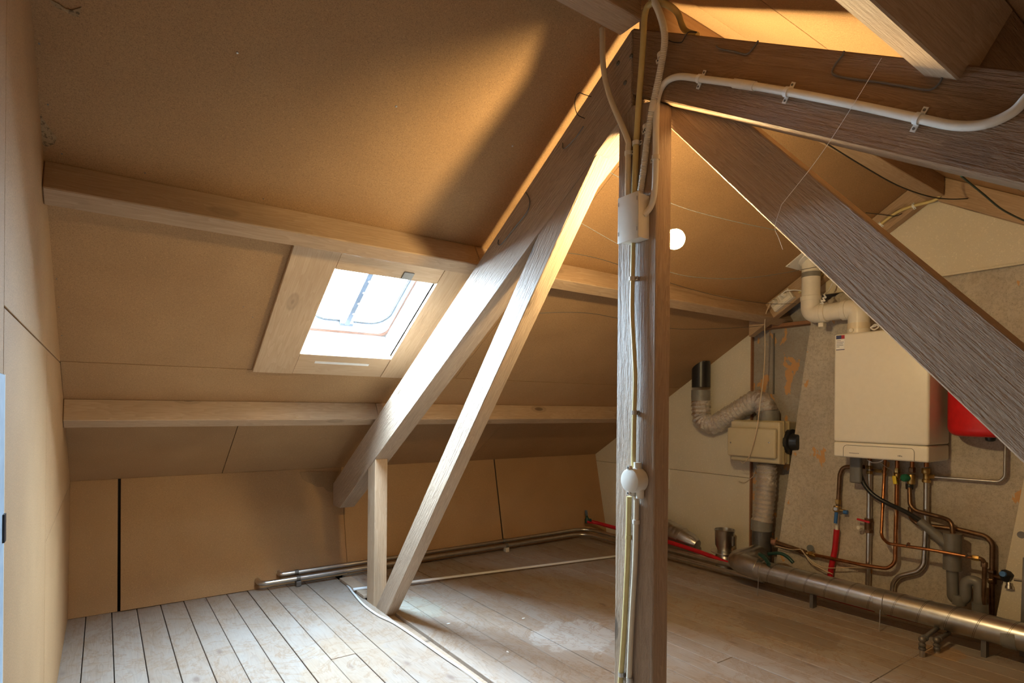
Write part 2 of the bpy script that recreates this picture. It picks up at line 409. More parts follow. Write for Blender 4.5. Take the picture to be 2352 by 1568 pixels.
# ---- floor: dark sub floor, one object per floorboard
floor = box('floor', (XL-0.05, NB-0.3, -0.16), (XR+0.1, 4.1, -0.035), 'void', kind='structure')
def floorboard(x0, x1, y0, y1):
    dz = random.uniform(-0.0015, 0.0015)
    g = 0.0018
    box('floorboard', (x0+g, y0+0.001, -0.034), (x1-g, y1-0.001, dz), 'floorwood', floor, bevel=0.0015)
x = -0.185; xs = [x]
while x < 1.17: x += 0.1165+random.uniform(-0.002, 0.002); xs.append(x)
xs[-1] = 1.296
for a, b in zip(xs, xs[1:]):
    if b > 0.95 and b < 1.2:
        floorboard(a, b, NB, 2.62); floorboard(a, b, 2.62, 3.90)
    else: floorboard(a, b, NB, 3.90)
x = 1.345; i = 0
while x < XR-0.02:
    x2 = min(x+(0.135 if i == 0 else 0.1165)+random.uniform(-0.002, 0.002), XR+0.02)
    if 2.62 < (x+x2)/2 < 3.30: floorboard(x, x2, NB, 1.115); floorboard(x, x2, 1.115, 3.90)
    elif (i*7) % 5 == 1: floorboard(x, x2, NB, 0.9+0.35*(i % 3)); floorboard(x, x2, 0.9+0.35*(i % 3), 3.90)
    else: floorboard(x, x2, NB, 3.90)
    x = x2; i += 1

# ---- left partition
wall_left = box('wall_left', (XL-0.12, NB-0.2, -0.1), (XL-0.018, 4.2, 2.6), 'void', kind='structure')
def lp(y0, y1, z0, z1, mat='chipboard'):
    box('panel', (XL-0.016, y0+0.002, z0), (XL, y1-0.002, z1), mat, wall_left, bevel=0.001)
ztop = lambda y: min((D_FAR-SN*y)/CS, (D_NEAR+SN*y)/CS)+0.03
def lpp(pts): prism('panel', pts, 'x', XL-0.016, XL, 'chipboard', wall_left, bevel=0.001)
SE = 1.328
lp(NB-0.1, 1.15, 0.002, 1.2)
lp(1.385, 2.356, 0.002, SE-0.002); lp(2.358, 4.15, 0.002, 0.705)
lpp([(2.358, 0.709), (4.08, 0.709), (4.06, ztop(4.06)), (3.05, SE-0.002), (2.358, SE-0.002)])
lpp([(1.385, SE+0.002), (3.06, SE+0.002), (1.385, ztop(1.385))])
lpp([(NB, 1.204), (1.15, 1.204), (1.383, 1.204), (1.383, ztop(1.38)), (RY, ztop(RY)), (NB, ztop(NB))])
box('trim_1', (XL-0.02, 1.15, 0.0), (XL+0.004, 1.372, 1.204), 'jamb_paint', kind='structure', bevel=0.002)
hinge = box('trim_2', (XL, 1.372, 0.0), (XL+0.003, 1.384, 1.204), 'white_board', kind='structure')
stp = box('strike_plate', (XL+0.0041, 1.350, 0.905), (XL+0.007, 1.3715, 0.955), 'black_plastic', bpy.data.objects['trim_1'], label='small dark metal strike plate')

# ---- knee walls
wall_back = prism('wall_back', [(KB+0.012, -0.1), (KT+0.012, KZ), (KT+0.15, KZ+0.2), (KT+0.2, -0.1)], 'x', XL-0.1, XR+0.1, 'void', kind='structure')
kl = math.hypot(KT-KB, KZ); ku = V((0, (KT-KB)/kl, KZ/kl)); kn = V((1, 0, 0)).cross(ku)   # kn points into the room
def kp(x0, x1, th=0.010, mat='chipboard'):
    obox('panel', V((0, KB+0.011, 0.0)), (1, 0, 0), ku, kn, (x0, 0.0, 0.0), (x1, kl-0.002, th), mat, wall_back, bevel=0.0012)
kp(XL, 0.072, 0.008); kp(0.086, 1.378, 0.016); kp(1.382, 2.682, 0.010); kp(2.694, XR-0.002, 0.010)
flp = [onplane(x_, y_, kn, kn.dot(V((0, KB+0.011, 0)))+0.0168) for x_, y_ in ((688, 1083), (695, 1100), (706, 1107), (716, 1110), (728, 1118), (742, 1118), (752, 1128), (764, 1130), (766, 1112), (772, 1096), (779, 1082))]
nf_ = len(flp); mesh_obj('torn_flap', flp+[p+kn*0.003 for p in flp], [tuple(range(nf_)), tuple(range(2*nf_-1, nf_-1, -1))]+[(i, (i+1) % nf_, nf_+(i+1) % nf_, nf_+i) for i in range(nf_)], 'chip_dark', wall_back, label='dark torn flap of board beside the rafter foot')
wall_front = prism('wall_front', [(NB-0.02, -0.1), (NB-0.02, KZ+0.05), (NB-0.2, KZ+0.1), (NB-0.2, -0.1)], 'x', XL-0.1, XR+0.1, 'void', kind='structure')
for a, b in ((XL, 1.05), (1.054, 2.27), (2.274, XR)):
    box('panel', (a, NB-0.018, 0), (b, NB, KZ+0.01), 'chipboard', wall_front, bevel=0.001)

# ---- far roof slope (chipboard), opening for the roof window
UF = lambda y: (4.045-y)/CS            # distance up the slope from the knee wall
SO = far_pt(0, 4.045); SE_X, SE_U = V((1, 0, 0)), V((0, -CS, SN)); SE_N = SE_X.cross(SE_U)    # SE_N points into the room
HX0, HX1, HU0, HU1 = 0.781, 1.256, 1.3367, 1.936
def slab_parts(rects, z0, z1):
    vs, fs = [], []
    for (x0, x1, u0, u1) in rects:
        k = len(vs); vs += boxv((x0, u0, z0), (x1, u1, z1)); fs += [tuple(i+k for i in f) for f in BOXF]
    return vs, fs
UT = UF(RY)
SM = frame(SO, SE_X, SE_U, SE_N)
vs, fs = slab_parts([(XL-0.1, HX0-0.02, -0.05, UT+0.05), (HX1+0.02, XR+0.1, -0.05, UT+0.05), (HX0-0.02, HX1+0.02, -0.05, HU0-0.02), (HX0-0.02, HX1+0.02, HU1+0.02, UT+0.05)], -0.10, -0.014)
ceiling = mesh_obj('ceiling', vs, fs, 'void', M=SM, kind='structure')
def cpanel(rects, mat='chipboard', z1=0.0, par=None):
    vs, fs = slab_parts(rects, -0.012, z1)
    return mesh_obj('panel', vs, fs, mat, ceiling, M=SM, bevel=0 if len(rects) > 1 else 0.001)
U1, U2 = UF(3.055), UF(3.34)
g = 0.0018
cpanel([(XL, HX0, U1+g*1.5, UT), (HX1, 1.74-g, U1+g*1.5, UT), (HX0, HX1, U1+g*1.5, HU0), (HX0, HX1, HU1, UT)])
cpanel([(1.74+g, XR, U1+g*1.5, UT)])
cpanel([(XL, 1.71-g, U2, U1-g*1.5)]); cpanel([(1.71+g, XR, U2, U1-g*1.5)])
cpanel([(XL, 0.617-g, 0.0, U2-g)]); cpanel([(0.617+g, 2.43-g, 0.0, U2-g)]); cpanel([(2.43+g, XR, 0.0, U2-g)])
def screw(px, py):
    p = PF(px, py); lathe('screw', p, -N_FAR, [(-0.002, 0.0034), (0.0015, 0.0034), (0.0026, 0.002)], 'steel', ceiling, sides=10)
for s in ((545, 121), (910, 244), (1177, 335)): screw(*s)
for s in ((90, 100), (110, 240), (142, 353), (333, 397), (605, 456), (593, 468), (130, 640), (135, 705), (142, 770), (559, 704), (580, 728), (1043, 572)):
    p = PF(*s); lathe('nail', p, -N_FAR, [(-0.001, 0.0022), (0.0012, 0.0022)], 'iron', ceiling, sides=8)

for lab_, pp in (('torn patch of loose strands at the top left', ((108, -6), (135, 8), (150, 19), (165, 23), (187, 16), (181, 38), (168, 36), (150, 26), (125, 14))), ('torn patch of loose strands beside the left wall', ((92, 262), (104, 280), (118, 300), (131, 316), (125, 330), (108, 336), (97, 330)))):
    tp_ = [PF(x_, y_, 0.0008) for x_, y_ in pp]; nf_ = len(tp_)
    mesh_obj('torn_patch', tp_+[p-N_FAR*0.002 for p in tp_], [tuple(range(nf_)), tuple(range(2*nf_-1, nf_-1, -1))]+[(i, (i+1) % nf_, nf_+(i+1) % nf_, nf_+i) for i in range(nf_)], 'chip_strand', ceiling, label=lab_)
# ---- near roof slope (boards running with the ridge)
NO = near_pt(0, NB); NU = V((0, CS, SN)); NNV = V((1, 0, 0)).cross(NU)     # NNV points out of the room
NM = frame(NO, V((1, 0, 0)), NU, NNV)
UNT = (RY-NB)/CS
vs, fs = slab_parts([(XL-0.1, XR+0.1, -0.05, UNT+0.05)], 0.014, 0.10)
ceiling2 = mesh_obj('ceiling', vs, fs, 'void', M=NM, kind='structure')
yb = 1.075
edges = [UNT]
while yb > NB: edges.append((yb-NB)/CS); yb -= 0.244
edges.append(0.0)
for a, b in zip(edges[1:], edges):
    mesh_obj('board', boxv((XL, a+g, 0.0), (XR, b-g, 0.012)), BOXF, 'chipboard', ceiling2, M=NM, bevel=0.001)

# ---- right gable: plastered wall, white boards, chimney breast
wall_right = prism('wall_right', [(NB-0.2, -0.1), (4.2, -0.1), (4.2, 2.6), (NB-0.2, 2.6)], 'x', XR, XR+0.15, 'plaster_grey', kind='structure')
BX = 3.85
def zf(y): return (D_FAR-SN*y)/CS+0.02
prism('panel', [(2.425, 0.0), (3.93, 0.0), (4.07, 0.66), (2.425, 0.66)], 'x', BX, XR-0.001, 'white_board', wall_right, bevel=0.001)
prism('panel', [(2.425, 0.663), (4.07, 0.663), (4.06, zf(4.06)), (2.425, zf(2.425))], 'x', BX, XR-0.001, 'white_board', wall_right, bevel=0.001)
box('batten', (3.842, 2.415, 0.02), (XR-0.001, 2.424, 1.72), 'timber_red', wall_right)
box('ledge', (3.78, 1.93, 1.728), (3.868, 2.40, 1.752), 'timber_red', wall_right, bevel=0.002)
ck0, ck1 = PX(1777, 905, XR-0.004), PX(1779, 765, XR-0.004)
box('batten', (XR-0.012, ck0.y-0.004, ck0.z), (XR-0.001, ck0.y+0.004, ck1.z), 'grey_pvc', wall_right)
cl = PX(1790, 1240, GX); ct = PX(1862, 745, GX)
sl = (ct.y-cl.y)/(ct.z-cl.z)
chim = prism('wall_chimney', [(cl.y-sl*cl.z, 0.0), (ct.y, ct.z), (ct.y, 1.80), (1.42, 2.04), (0.55, 2.04), (0.55, 0.0)], 'x', GX, XR-0.001, 'plaster', kind='structure')
pb = PX(2150, 630, 3.69)
up = prism('panel', [(0.0, pb.z), (1.70, pb.z), (1.64, 2.2), (RY, 2.42), (0.0, 1.68+0.02)] if False else
           [(0.45, pb.z-0.005), (2.02, pb.z-0.005), (1.95, (D_FAR-SN*1.95)/CS-0.01), (RY, RZ-0.02), (0.45, (D_NEAR+SN*0.45)/CS-0.01)], 'x', 3.69, 3.702, 'white_board', wall_right, bevel=0.001)
box('batten', (3.682, 0.45, pb.z-0.017), (3.704, 2.02, pb.z-0.0055), 'white_board', wall_right, bevel=0.001)

# ================================================================== ROOF WINDOW
win = empty('window_1', SO+SE_X*1.02+SE_U*HU0, kind='structure')
win['label'] = 'small white framed roof window between chipboard panels of the sloping ceiling'
def wb(name, x0, x1, u0, u1, z0, z1, mat, grain='u', bevel=0.002, par=None):
    if grain == 'u':
        return obox(name, SO+SE_X*x0+SE_U*u0, SE_U, -SE_X, SE_N, (0, x0-x1, z0), (u1-u0, 0, z1), mat, par or win, bevel=bevel)
    return obox(name, SO+SE_X*x0+SE_U*u0, SE_X, SE_U, SE_N, (0, 0, z0), (x1-x0, u1-u0, z1), mat, par or win, bevel=bevel)
UB, UTP = UF(3.052), UF(2.30)
wb('frame_board', 0.595, HX0, UB, UTP, 0.0005, 0.018, 'plywood')
wb('frame_board', HX1, 1.436, UB, UTP, 0.0005, 0.018, 'plywood')
fb = wb('frame_board', HX0+0.001, HX1-0.001, UB, HU0, 0.0005, 0.016, 'plywood', 'x')
wb('frame_board', HX0+0.001, HX1-0.001, HU1, UTP, 0.0005, 0.016, 'plywood', 'x')
TD = 0.14
for (x0, x1, u0, u1) in ((HX0-0.012, HX0, HU0-0.012, HU1+0.012), (HX1, HX1+0.012, HU0-0.012, HU1+0.012), (HX0, HX1, HU0-0.012, HU0), (HX0, HX1, HU1, HU1+0.012)):
    wb('shaft_lining', x0, x1, u0, u1, -TD, -0.0005, 'white_paint', 'x', bevel=0)
# sash ring with rounded opening
def rrect(x0, x1, u0, u1, r, n=8):
    out = []
    for cx, cu, a0 in ((x1-r, u1-r, 0), (x0+r, u1-r, 90), (x0+r, u0+r, 180), (x1-r, u0+r, 270)):
        for k in range(n+1):
            a = math.radians(a0+90*k/n); out.append((cx+r*math.cos(a), cu+r*math.sin(a)))
    return out
def ring(name, o, i, z0, z1, mat, par):
    n = len(o); P = lambda q, z: V((q[0], q[1], z))
    vs = [P(q, z0) for q in o]+[P(q, z0) for q in i]+[P(q, z1) for q in o]+[P(q, z1) for q in i]; fs = []
    for k in range(n):
        k2 = (k+1) % n
        fs += [(k, k2, n+k2, n+k), (2*n+k, 3*n+k, 3*n+k2, 2*n+k2), (k, 2*n+k, 2*n+k2, k2), (n+k, n+k2, 3*n+k2, 3*n+k)]
    return mesh_obj(name, vs, fs, mat, par, M=SM, smooth=True)
inner = rrect(0.825, 1.212, 1.44, 1.86, 0.085)
outer = rrect(HX0-0.03, HX1+0.03, HU0-0.03, HU1+0.03, 0.004)
sash = ring('sash', outer, inner, -TD-0.02, -TD, 'white_paint', win)
ring('rust_seam', rrect(HX0, HX1, HU0, HU1, 0.03), rrect(HX0+0.011, HX1-0.004, HU0+0.011, HU1-0.004, 0.055), -TD-0.0005, -TD+0.004, 'rust', sash)
for off in (0.004, 0.016):
    ring('gasket', rrect(0.825-off, 1.212+off, 1.44-off, 1.86+off, 0.085+off), rrect(0.825-off+0.005, 1.212+off-0.005, 1.44-off+0.005, 1.86+off-0.005, 0.08+off), -TD-0.001, -TD+0.003, 'rubber', sash)
wb('pane', 0.80, 1.24, 1.41, 1.89, -TD-0.034, -TD-0.030, 'glass', 'x', bevel=0)
# perforated stay bar hanging from the sash
bar = wb('stay_bar', 0.996, 1.022, 1.43, 1.92, -TD+0.022, -TD+0.026, 'blue_paint', 'u', bevel=0.001)
for uu in (1.52, 1.60, 1.68, 1.76): lathe('peg_hole', SO+SE_X*1.017+SE_U*uu+SE_N*(-TD+0.0265), SE_N, [(0, 0.008), (0.0006, 0.008)], 'white_paint', bar, sides=12)
wb('stay_bracket', 0.975, 1.043, 1.418, 1.440, -TD, -TD+0.024, 'rubber', 'x', par=bar)
# vent slot in the lower board: white strip painted for the daylight through it
vs_ = wb('vent_slot_light', 0.868, 1.152, UF(2.966), UF(2.951), 0.0155, 0.0185, 'white_paint', 'x', bevel=0.0008, par=fb); vs_['label'] = 'thin white strip painted as daylight in the vent slot'
wb('lock_plate', 1.075, 1.125, HU1+0.005, HU1+0.05, 0.0162, 0.020, 'iron', 'x', par=win)
# sampling portal for the daylight coming through the pane
pl_ = bpy.data.lights.new('roof_window_portal', 'AREA'); pl_.shape = 'RECTANGLE'; pl_.size = 0.44; pl_.size_y = 0.48
try: pl_.cycles.is_portal = True
except Exception: pass
po = bpy.data.objects.new('roof_window_portal', pl_); COL.objects.link(po)
po.matrix_basis = frame(SO+SE_X*1.02+SE_U*1.65-SE_N*(TD+0.05), SE_X, -SE_U, -SE_N)

# ================================================================== TIMBER
def z_(n, d, y): return (d-n*SN*y)/CS
RFT, RFB, RNT, RNB = 2.593, 2.395, 1.325, 1.157
def purlin(x0, x1, yc, far, dep, label, wdt=0.067, mat='timber'):
    o = far_pt(0, yc) if far else near_pt(0, yc)
    u = V((0, CS, -SN)) if far else V((0, -CS, -SN)); n = -N_FAR if far else -N_NEAR
    M = frame(V((x0, o.y, o.z)), V((1, 0, 0)), u, V((1, 0, 0)).cross(u))
    s = 1 if V((1, 0, 0)).cross(u).dot(n) > 0 else -1
    return mesh_obj('purlin', boxv((0, 0, 0.001*s), (x1-x0, wdt, dep*s)), BOXF, mat, M=M, bevel=0.003, label=label, cat='beam', group='roof purlins')
purlin(XL+0.001, 1.334, 2.18, True, 0.115, 'pale wooden purlin running above the roof window from the left wall')
purlin(1.336, XR-0.001, 2.18, True, 0.115, 'wooden purlin behind the post, upper one of two, lit orange by the bulb')
purlin(XL+0.001, 1.334, 3.305, True, 0.115, 'pale wooden purlin below the roof window, from the left wall to the rafter')
purlin(1.336, XR-0.001, 3.305, True, 0.115, 'lower wooden purlin right of the far rafter, running behind the post')
purlin(XL+0.001, 1.334, 0.385, False, 0.132, 'short dark purlin end at the top right corner, rough lit underside')
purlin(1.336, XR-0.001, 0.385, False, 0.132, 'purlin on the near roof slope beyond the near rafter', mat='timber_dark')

# far rafter with housings for the purlins
def notch(yc, far):
    if far:
        a = far_pt(0, yc, 0.116); b = far_pt(0, yc+0.069*CS, 0.116)
        return [(yc-(0.14)*SN, z_(1, RFT, yc-0.14*SN)), (a.y, a.z), (b.y, b.z), (yc+0.069*CS-0.10*SN, z_(1, RFT, yc+0.069*CS-0.10*SN))]
ftop = [(1.2125, z_(1, RFT, 1.2125)), (3.935, z_(1, RFT, 3.935)), (3.935, 0.479), ((RFB-CS*0.479)/SN, 0.479), (1.2125, z_(1, RFB, 1.2125))]
rf = beam_prism('rafter', ftop, T0, 1.392, (CS, -SN), 'timber_sawn', label='long rough rafter leaning down beside the roof window to the knee wall', cat='beam')
ntop = [(1.2115, z_(-1, RNT, 1.2115)), (-1.2, z_(-1, RNT, -1.2)), (-1.2, z_(-1, RNB, -1.2)), (1.2115, z_(-1, RNB, 1.2115))]
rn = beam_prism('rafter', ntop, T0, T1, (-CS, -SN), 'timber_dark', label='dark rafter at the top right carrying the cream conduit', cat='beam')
for (x, y, r) in ((1420, 145, .0075), (1450, 129, .0075), (1436, 190, .0075)):
    p = PX(x, y, T0); lathe('bolt', p, (-1, 0, 0), [(-0.001, r), (0.0015, r), (0.004, r*0.6)], 'iron', rf, sides=6)
# struts
A, B = (3.163, 0.0), (1.694, 1.759)
def on(a, b, z): return a[0]+(b[0]-a[0])*(z-a[1])/(b[1]-a[1])
vtx = (1.668, z_(1, RFB, 1.668)); 
sf = beam_prism('strut', [(on(A, B, -0.018), -0.018), vtx, (1.361, z_(1, RFB, 1.361)), (on((2.994, .022), (1.361, 1.963), -0.018), -0.018)], T0+0.001, T1, (-1.276, 1.548), 'timber_sawn',
    label='slanted rough strut from the far rafter down to the floor beside the short stud', cat='beam')
lo = [(1.19, 1.972+0.075*1.143), (-0.62, 1.972-1.735*1.143)]
dirn = V((0, -1, -1.143)).normalized(); perp = V((0, -1.143, 1)).normalized()*0.135
pts = []
for p in lo: pts.append((p[0], p[1]))
pts += [(lo[1][0]+perp.y, lo[1][1]+perp.z), (lo[0][0]+perp.y, lo[0][1]+perp.z)]
sn_ = beam_prism('strut', [pts[0], (on((1.115, 1.972), (0.316, 1.059), -0.018), -0.018), (on((1.115, 1.972), (0.316, 1.059), -0.018)-0.18, -0.018), pts[3]], T1+0.001, T1+0.071, (-1, -1.143), 'timber_sawn',
    label='big weathered diagonal strut crossing in front of the boiler', cat='beam')
# short stud and post
box_st = beam_prism('stud', [(3.19, -0.018), (3.30, -0.018), (3.30, z_(1, RFB, 3.30)), (3.19, z_(1, RFB, 3.19))], T0, T1+0.008, (0, 1), 'timber', label='short upright stud under the foot of the far rafter', cat='beam')
post = beam_prism('post', [(1.114, -0.018), (1.266, -0.018), (1.266, z_(1, RFB, 1.266)), (1.2125, z_(1, RFB, 1.2125)), (1.114, z_(-1, RNB, 1.114))], T0+0.001, 1.356, (0, 1), 'timber_sawn', label='upright wooden post carrying the conduits and junction boxes', cat='post')
box('sole_plate', (1.27, NB+0.1, -0.0345), (1.372, 3.82, -0.0185), 'timber_sawn', label='grey sole plate showing in the slot between the floorboards', cat='beam')
# ridge beam in two lengths
obox('ridge_beam', (XL, 1.17, 2.295), (1, 0, 0), (0, 1, 0), (0, 0, 1), (0.001, 0, 0), (1.285-XL, 0.086, 0.11), 'timber_sawn', bevel=0.003, label='ridge beam end at the top centre, left of the conduits', cat='beam')
obox('ridge_beam', (1.365, 1.17, 2.295), (1, 0, 0), (0, 1, 0), (0, 0, 1), (0, 0, 0), (3.61-1.365, 0.086, 0.11), 'timber', bevel=0.003, label='ridge beam running from the post to the far gable', cat='beam')
# gable rafters
GR0, GR1 = 3.62, 3.685
def grafter(d, s, y0, y1, dep, mat, label):
    pts = [(y0, z_(s, d, y0)-0.002), (y1, z_(s, d, y1)-0.002), (y1, z_(s, d-dep, y1)), (y0, z_(s, d-dep, y0))]
    return beam_prism('gable_rafter', pts, GR0, GR1, (CS, -SN*s), mat, label=label, cat='beam')
grafter(D_FAR, 1, 1.2135, 2.30, 0.115, 'timber', 'rafter against the gable, left of the ridge, with a cream conduit clipped on')
grafter(D_NEAR, -1, 1.2115, -1.0, 0.115, 'timber', 'brown rafter against the gable, right of the ridge, above the pale board')
#@@OBJECTS
# ================================================================== ELECTRICS ON THE POST
def path_x(pts, X): return [PX(p[0], p[1], (p[2] if len(p) > 2 else X)) for p in pts]
def sector_tube(parent_name, path, r, mat, label, cat='conduit', group=None, sides=12):
    root = empty(parent_name, path[-1], label, cat, group)
    return root
def pipe_clip(root, p, d, r, into, mat='clip_grey', wdt=0.012, ear=0.016, two=False):
    """saddle clip: band round the pipe at p (axis d), with an ear that lies on the surface 'into' points to"""
    d = V(d).normalized(); into = V(into).normalized(); side = d.cross(into).normalized()
    n = 12; vs = []; fs = []
    for s_ in (-wdt/2, wdt/2):
        for rr in (r+0.0004, r+0.0025):
            for k in range(n):
                a = 2*math.pi*k/n; vs.append(p+d*s_+(side*math.cos(a)+into*math.sin(a))*rr)
    for k in range(n):
        k2 = (k+1) % n
        fs += [(k, k2, n+k2, n+k), (2*n+k, 3*n+k, 3*n+k2, 2*n+k2), (n+k, n+k2, 3*n+k2, 3*n+k), (k, 2*n+k, 2*n+k2, k2)]
    for sg in ((1, -1) if two else (1,)):
        k0 = len(vs)
        for s_ in (-wdt/2, wdt/2):
            for a in (r, r+ear):
                for q in (r-0.003, r-0.0004): vs.append(p+d*s_+side*(a*sg)+into*q)
        fs += [tuple(i+k0 for i in f) for f in BOXF]
    c = mesh_obj('clip', vs, fs, mat, root, smooth=True)
    for sg in ((1, -1) if two else (1,)):
        lathe('screw', p+side*((r+ear*0.6)*sg)+into*(r-0.003), -into, [(0, 0.0028), (0.0012, 0.0028), (0.002, 0.0015)], 'iron', c, sides=8)
    return c
CR = 0.0088
PXF = T0-CR-0.001     # conduit axis in front of the post / rafter face
def conduit(name, pts, r, mat, label, X=PXF, R=0.05, clips=(), smooth=False, rad=None, sides=14, part='pipe', cat='conduit'):
    path = path_x(pts, X); path = spline(path, 8) if smooth else fillet(path, R)
    root = empty(name, path[-1], label, cat)
    if rad: path = resample(path, 0.0022)
    tube(part, path, rad or r, mat, root, sides=sides)
    return root, path
into = (1, 0, 0)
c1, _ = conduit('conduit', [(1383, 66, 1.262), (1386, 155, 1.262), (1402, 225, 1.268), (1441, 318), (1443, 345), (1442, 452)], CR, 'pvc_cream', 'grey-cream conduit furthest left on the post, bending up to the ridge beam', R=0.2, smooth=True)
pipe_clip(c1, PX(1443, 352, PXF), (0, 0, 1), CR, into, 'pvc_white', two=True, ear=0.008)
c2, _ = conduit('conduit', [(1602, 82, 1.375), (1572, 68, 1.375), (1556, 30, 1.35), (1530, 10, 1.29), (1500, 6, 1.262), (1482, 30, 1.26), (1476, 120, 1.262), (1463, 300), (1457, 450)], CR, 'pvc_yellow', 'yellowed conduit looping over the rafter top and down the post', smooth=True)
pipe_clip(c2, PX(1461, 329, PXF), (0, 0.02, 1), CR, into, 'pvc_white', two=True, ear=0.008)
c3, _ = conduit('conduit', [(1490, -20, 1.262), (1514, 28, 1.262), (1527, 85, 1.262), (1517, 160, 1.264), (1500, 240, 1.268), (1488, 310), (1480, 375), (1470, 448)], CR, 'pvc_cream', 'ribbed flexible conduit snaking down the post into the square box', smooth=True,
    rad=lambda i, s: CR+(0.0012 if i % 2 else -0.0006) if not (0.335 < s < 0.365) else CR+0.0014)
pipe_clip(c3, PX(1519, 127, 1.263), (0, 0.25, 1), CR, into, 'pvc_cream'); pipe_clip(c3, PX(1486, 292, PXF), (0, 0.2, 1), CR+0.001, into, 'pvc_cream')
rp = [(2390, 205), (2365, 218), (2325, 258), (2262, 285), (2190, 288), (2100, 270), (1960, 240), (1815, 212), (1700, 193), (1615, 182), (1560, 176), (1528, 190), (1511, 225), (1507, 280), (1506, 365), (1503, 440), (1494, 475), (1478, 494, 1.268)]
c4, p4 = conduit('conduit', rp, CR, 'pvc_white', 'cream conduit bending along the dark rafter and down the right of the post', smooth=True)
for (x, y, dx) in ((1607, 181, 1), (1808, 211, 1), (2108, 272, 1)):
    p = PX(x, y, PXF); pipe_clip(c4, p, V((0, -CS, -SN)), CR, into, 'paper', two=True, ear=0.014, wdt=0.010)
pipe_clip(c4, PX(1506, 362, PXF), (0, 0, 1), CR, into, 'pvc_cream')
a_, b_ = PX(1686, 191, PXF), PX(1734, 198, PXF); tube('sleeve', [a_, b_], CR+0.0022, 'pvc_white', c4)
# square junction box
jb = empty('junction_box', (1.26, 1.175, 1.642), 'square cream junction box on the post, five conduits entering it', 'junction box')
box('body', (1.244, 1.138, 1.645), (T0, 1.216, 1.772), 'pvc_white', jb, bevel=0.003, seg=2)
lid = box('lid', (1.238, 1.134, 1.640), (1.2438, 1.216, 1.776), 'pvc_white', jb, bevel=0.003, seg=2)
for z in (1.668, 1.755):
    for y in (1.139, 1.212): box('slot', (1.2374, y-0.0006, z-0.006), (1.238, y+0.0006, z+0.006), 'iron', lid)
# conduit to the round box and on down
c5, _ = conduit('conduit', [(1455, 545), (1453, 640), (1452, 720), (1456, 800), (1459, 870), (1457, 950), (1455, 1078)], 0.0068, 'pvc_yellow', 'yellowed conduit between the square and the round junction box', smooth=True, X=T0-0.0085)
pipe_clip(c5, PX(1452, 640, T0-0.0085), (0, 0, 1), 0.0068, into, 'pvc_cream', two=True, ear=0.01)
pipe_clip(c5, PX(1458, 947, T0-0.0085), (0, 0, 1), 0.0068, into, 'steel', two=True, ear=0.006)
rb = empty('junction_box', (1.27, 1.17, 0.91), 'round cream junction box low on the post, three conduits joining it', 'junction box')
rc = PX(1449, 1103, 1.255); rc.x = T0-0.001
lathe('body', rc, (-1, 0, 0), [(0, 0.036), (0.034, 0.036), (0.037, 0.035)], 'pvc_white', rb, sides=32)
ld = lathe('lid', rc+V((-0.0372, 0, 0)), (-1, 0, 0), [(0, 0.0345), (0.003, 0.034), (0.0045, 0.031)], 'pvc_white', rb, sides=32)
for s_ in (-1, 1):
    lathe('screw_lug', rc+V((-0.030, 0.004, s_*0.037)), (-1, 0, 0), [(0, 0.0065), (0.012, 0.0065)], 'pvc_white', rb, sides=12)
    lathe('screw', rc+V((-0.042, 0.004, s_*0.037)), (-1, 0, 0), [(0, 0.0036), (0.0012, 0.003)], 'iron', rb, sides=8)
lathe('spout', rc+V((-0.010, -0.004, 0.030)), (0, 0, 1), [(0, 0.0115), (0.022, 0.0115)], 'pvc_white', rb)
lathe('spout', rc+V((-0.012, 0.014, -0.030)), (0, 0, -1), [(0, 0.0105), (0.018, 0.0105)], 'pvc_white', rb)
lathe('spout', rc+V((-0.010, -0.014, -0.026)), (0, 0, -1), [(0, 0.0115), (0.026, 0.0115)], 'pvc_white', rb)
c6, _ = conduit('conduit', [(1445, 1140), (1444, 1200), (1441, 1300), (1434, 1440), (1424, 1580), (1414, 1700), (1409, 1880)], 0.0082, 'pvc_yellow', 'left of two yellowed conduits running down the post to the floor', smooth=True, X=T0-0.0095)
c7, _ = conduit('conduit', [(1462, 1140), (1461, 1200), (1458, 1300), (1450, 1440), (1444, 1580), (1438, 1700), (1434, 1880)], 0.0082, 'pvc_cream', 'right of two conduits running down the post below the round box', smooth=True, X=T0-0.0095)
tube('sleeve', [PX(1444, 1228, T0-0.0095), PX(1443.6, 1237, T0-0.0095)], 0.0098, 'pvc_yellow', c6)
pipe_clip(c7, PX(1461, 1198, T0-0.0095), (0, 0, 1), 0.0082, into, 'pvc_white', ear=0.012)
pipe_clip(c6, PX(1427.5, 1548, T0-0.0095), (0, 0.1, 1), 0.0082, into, 'steel', ear=0.006); pipe_clip(c7, PX(1446, 1560, T0-0.0095), (0, 0.1, 1), 0.0082, into, 'steel', ear=0.006)

# ---- bare bulb behind the post
lampo = empty('bare_bulb', (1.36, 1.165, 1.685), 'glowing bare bulb in a holder behind the post', 'lamp')
bc = V((1.455, 1.182, 1.686))
lathe('holder', (1.3565, bc.y, bc.z), (1, 0, 0), [(0, 0.030), (0.012, 0.030), (0.016, 0.018), (0.0485, 0.017)], 'black_plastic', lampo)
bp = [(0.0, 0.013), (0.012, 0.015)]
for k in range(9):
    a = math.radians(150-150*k/8); bp.append((0.050-0.031*math.cos(a) if False else 0.052+0.031*math.cos(a), 0.031*math.sin(a)))
lathe('bulb', (1.405, bc.y, bc.z), (1, 0, 0), bp, 'bulb_glow', lampo, sides=24)

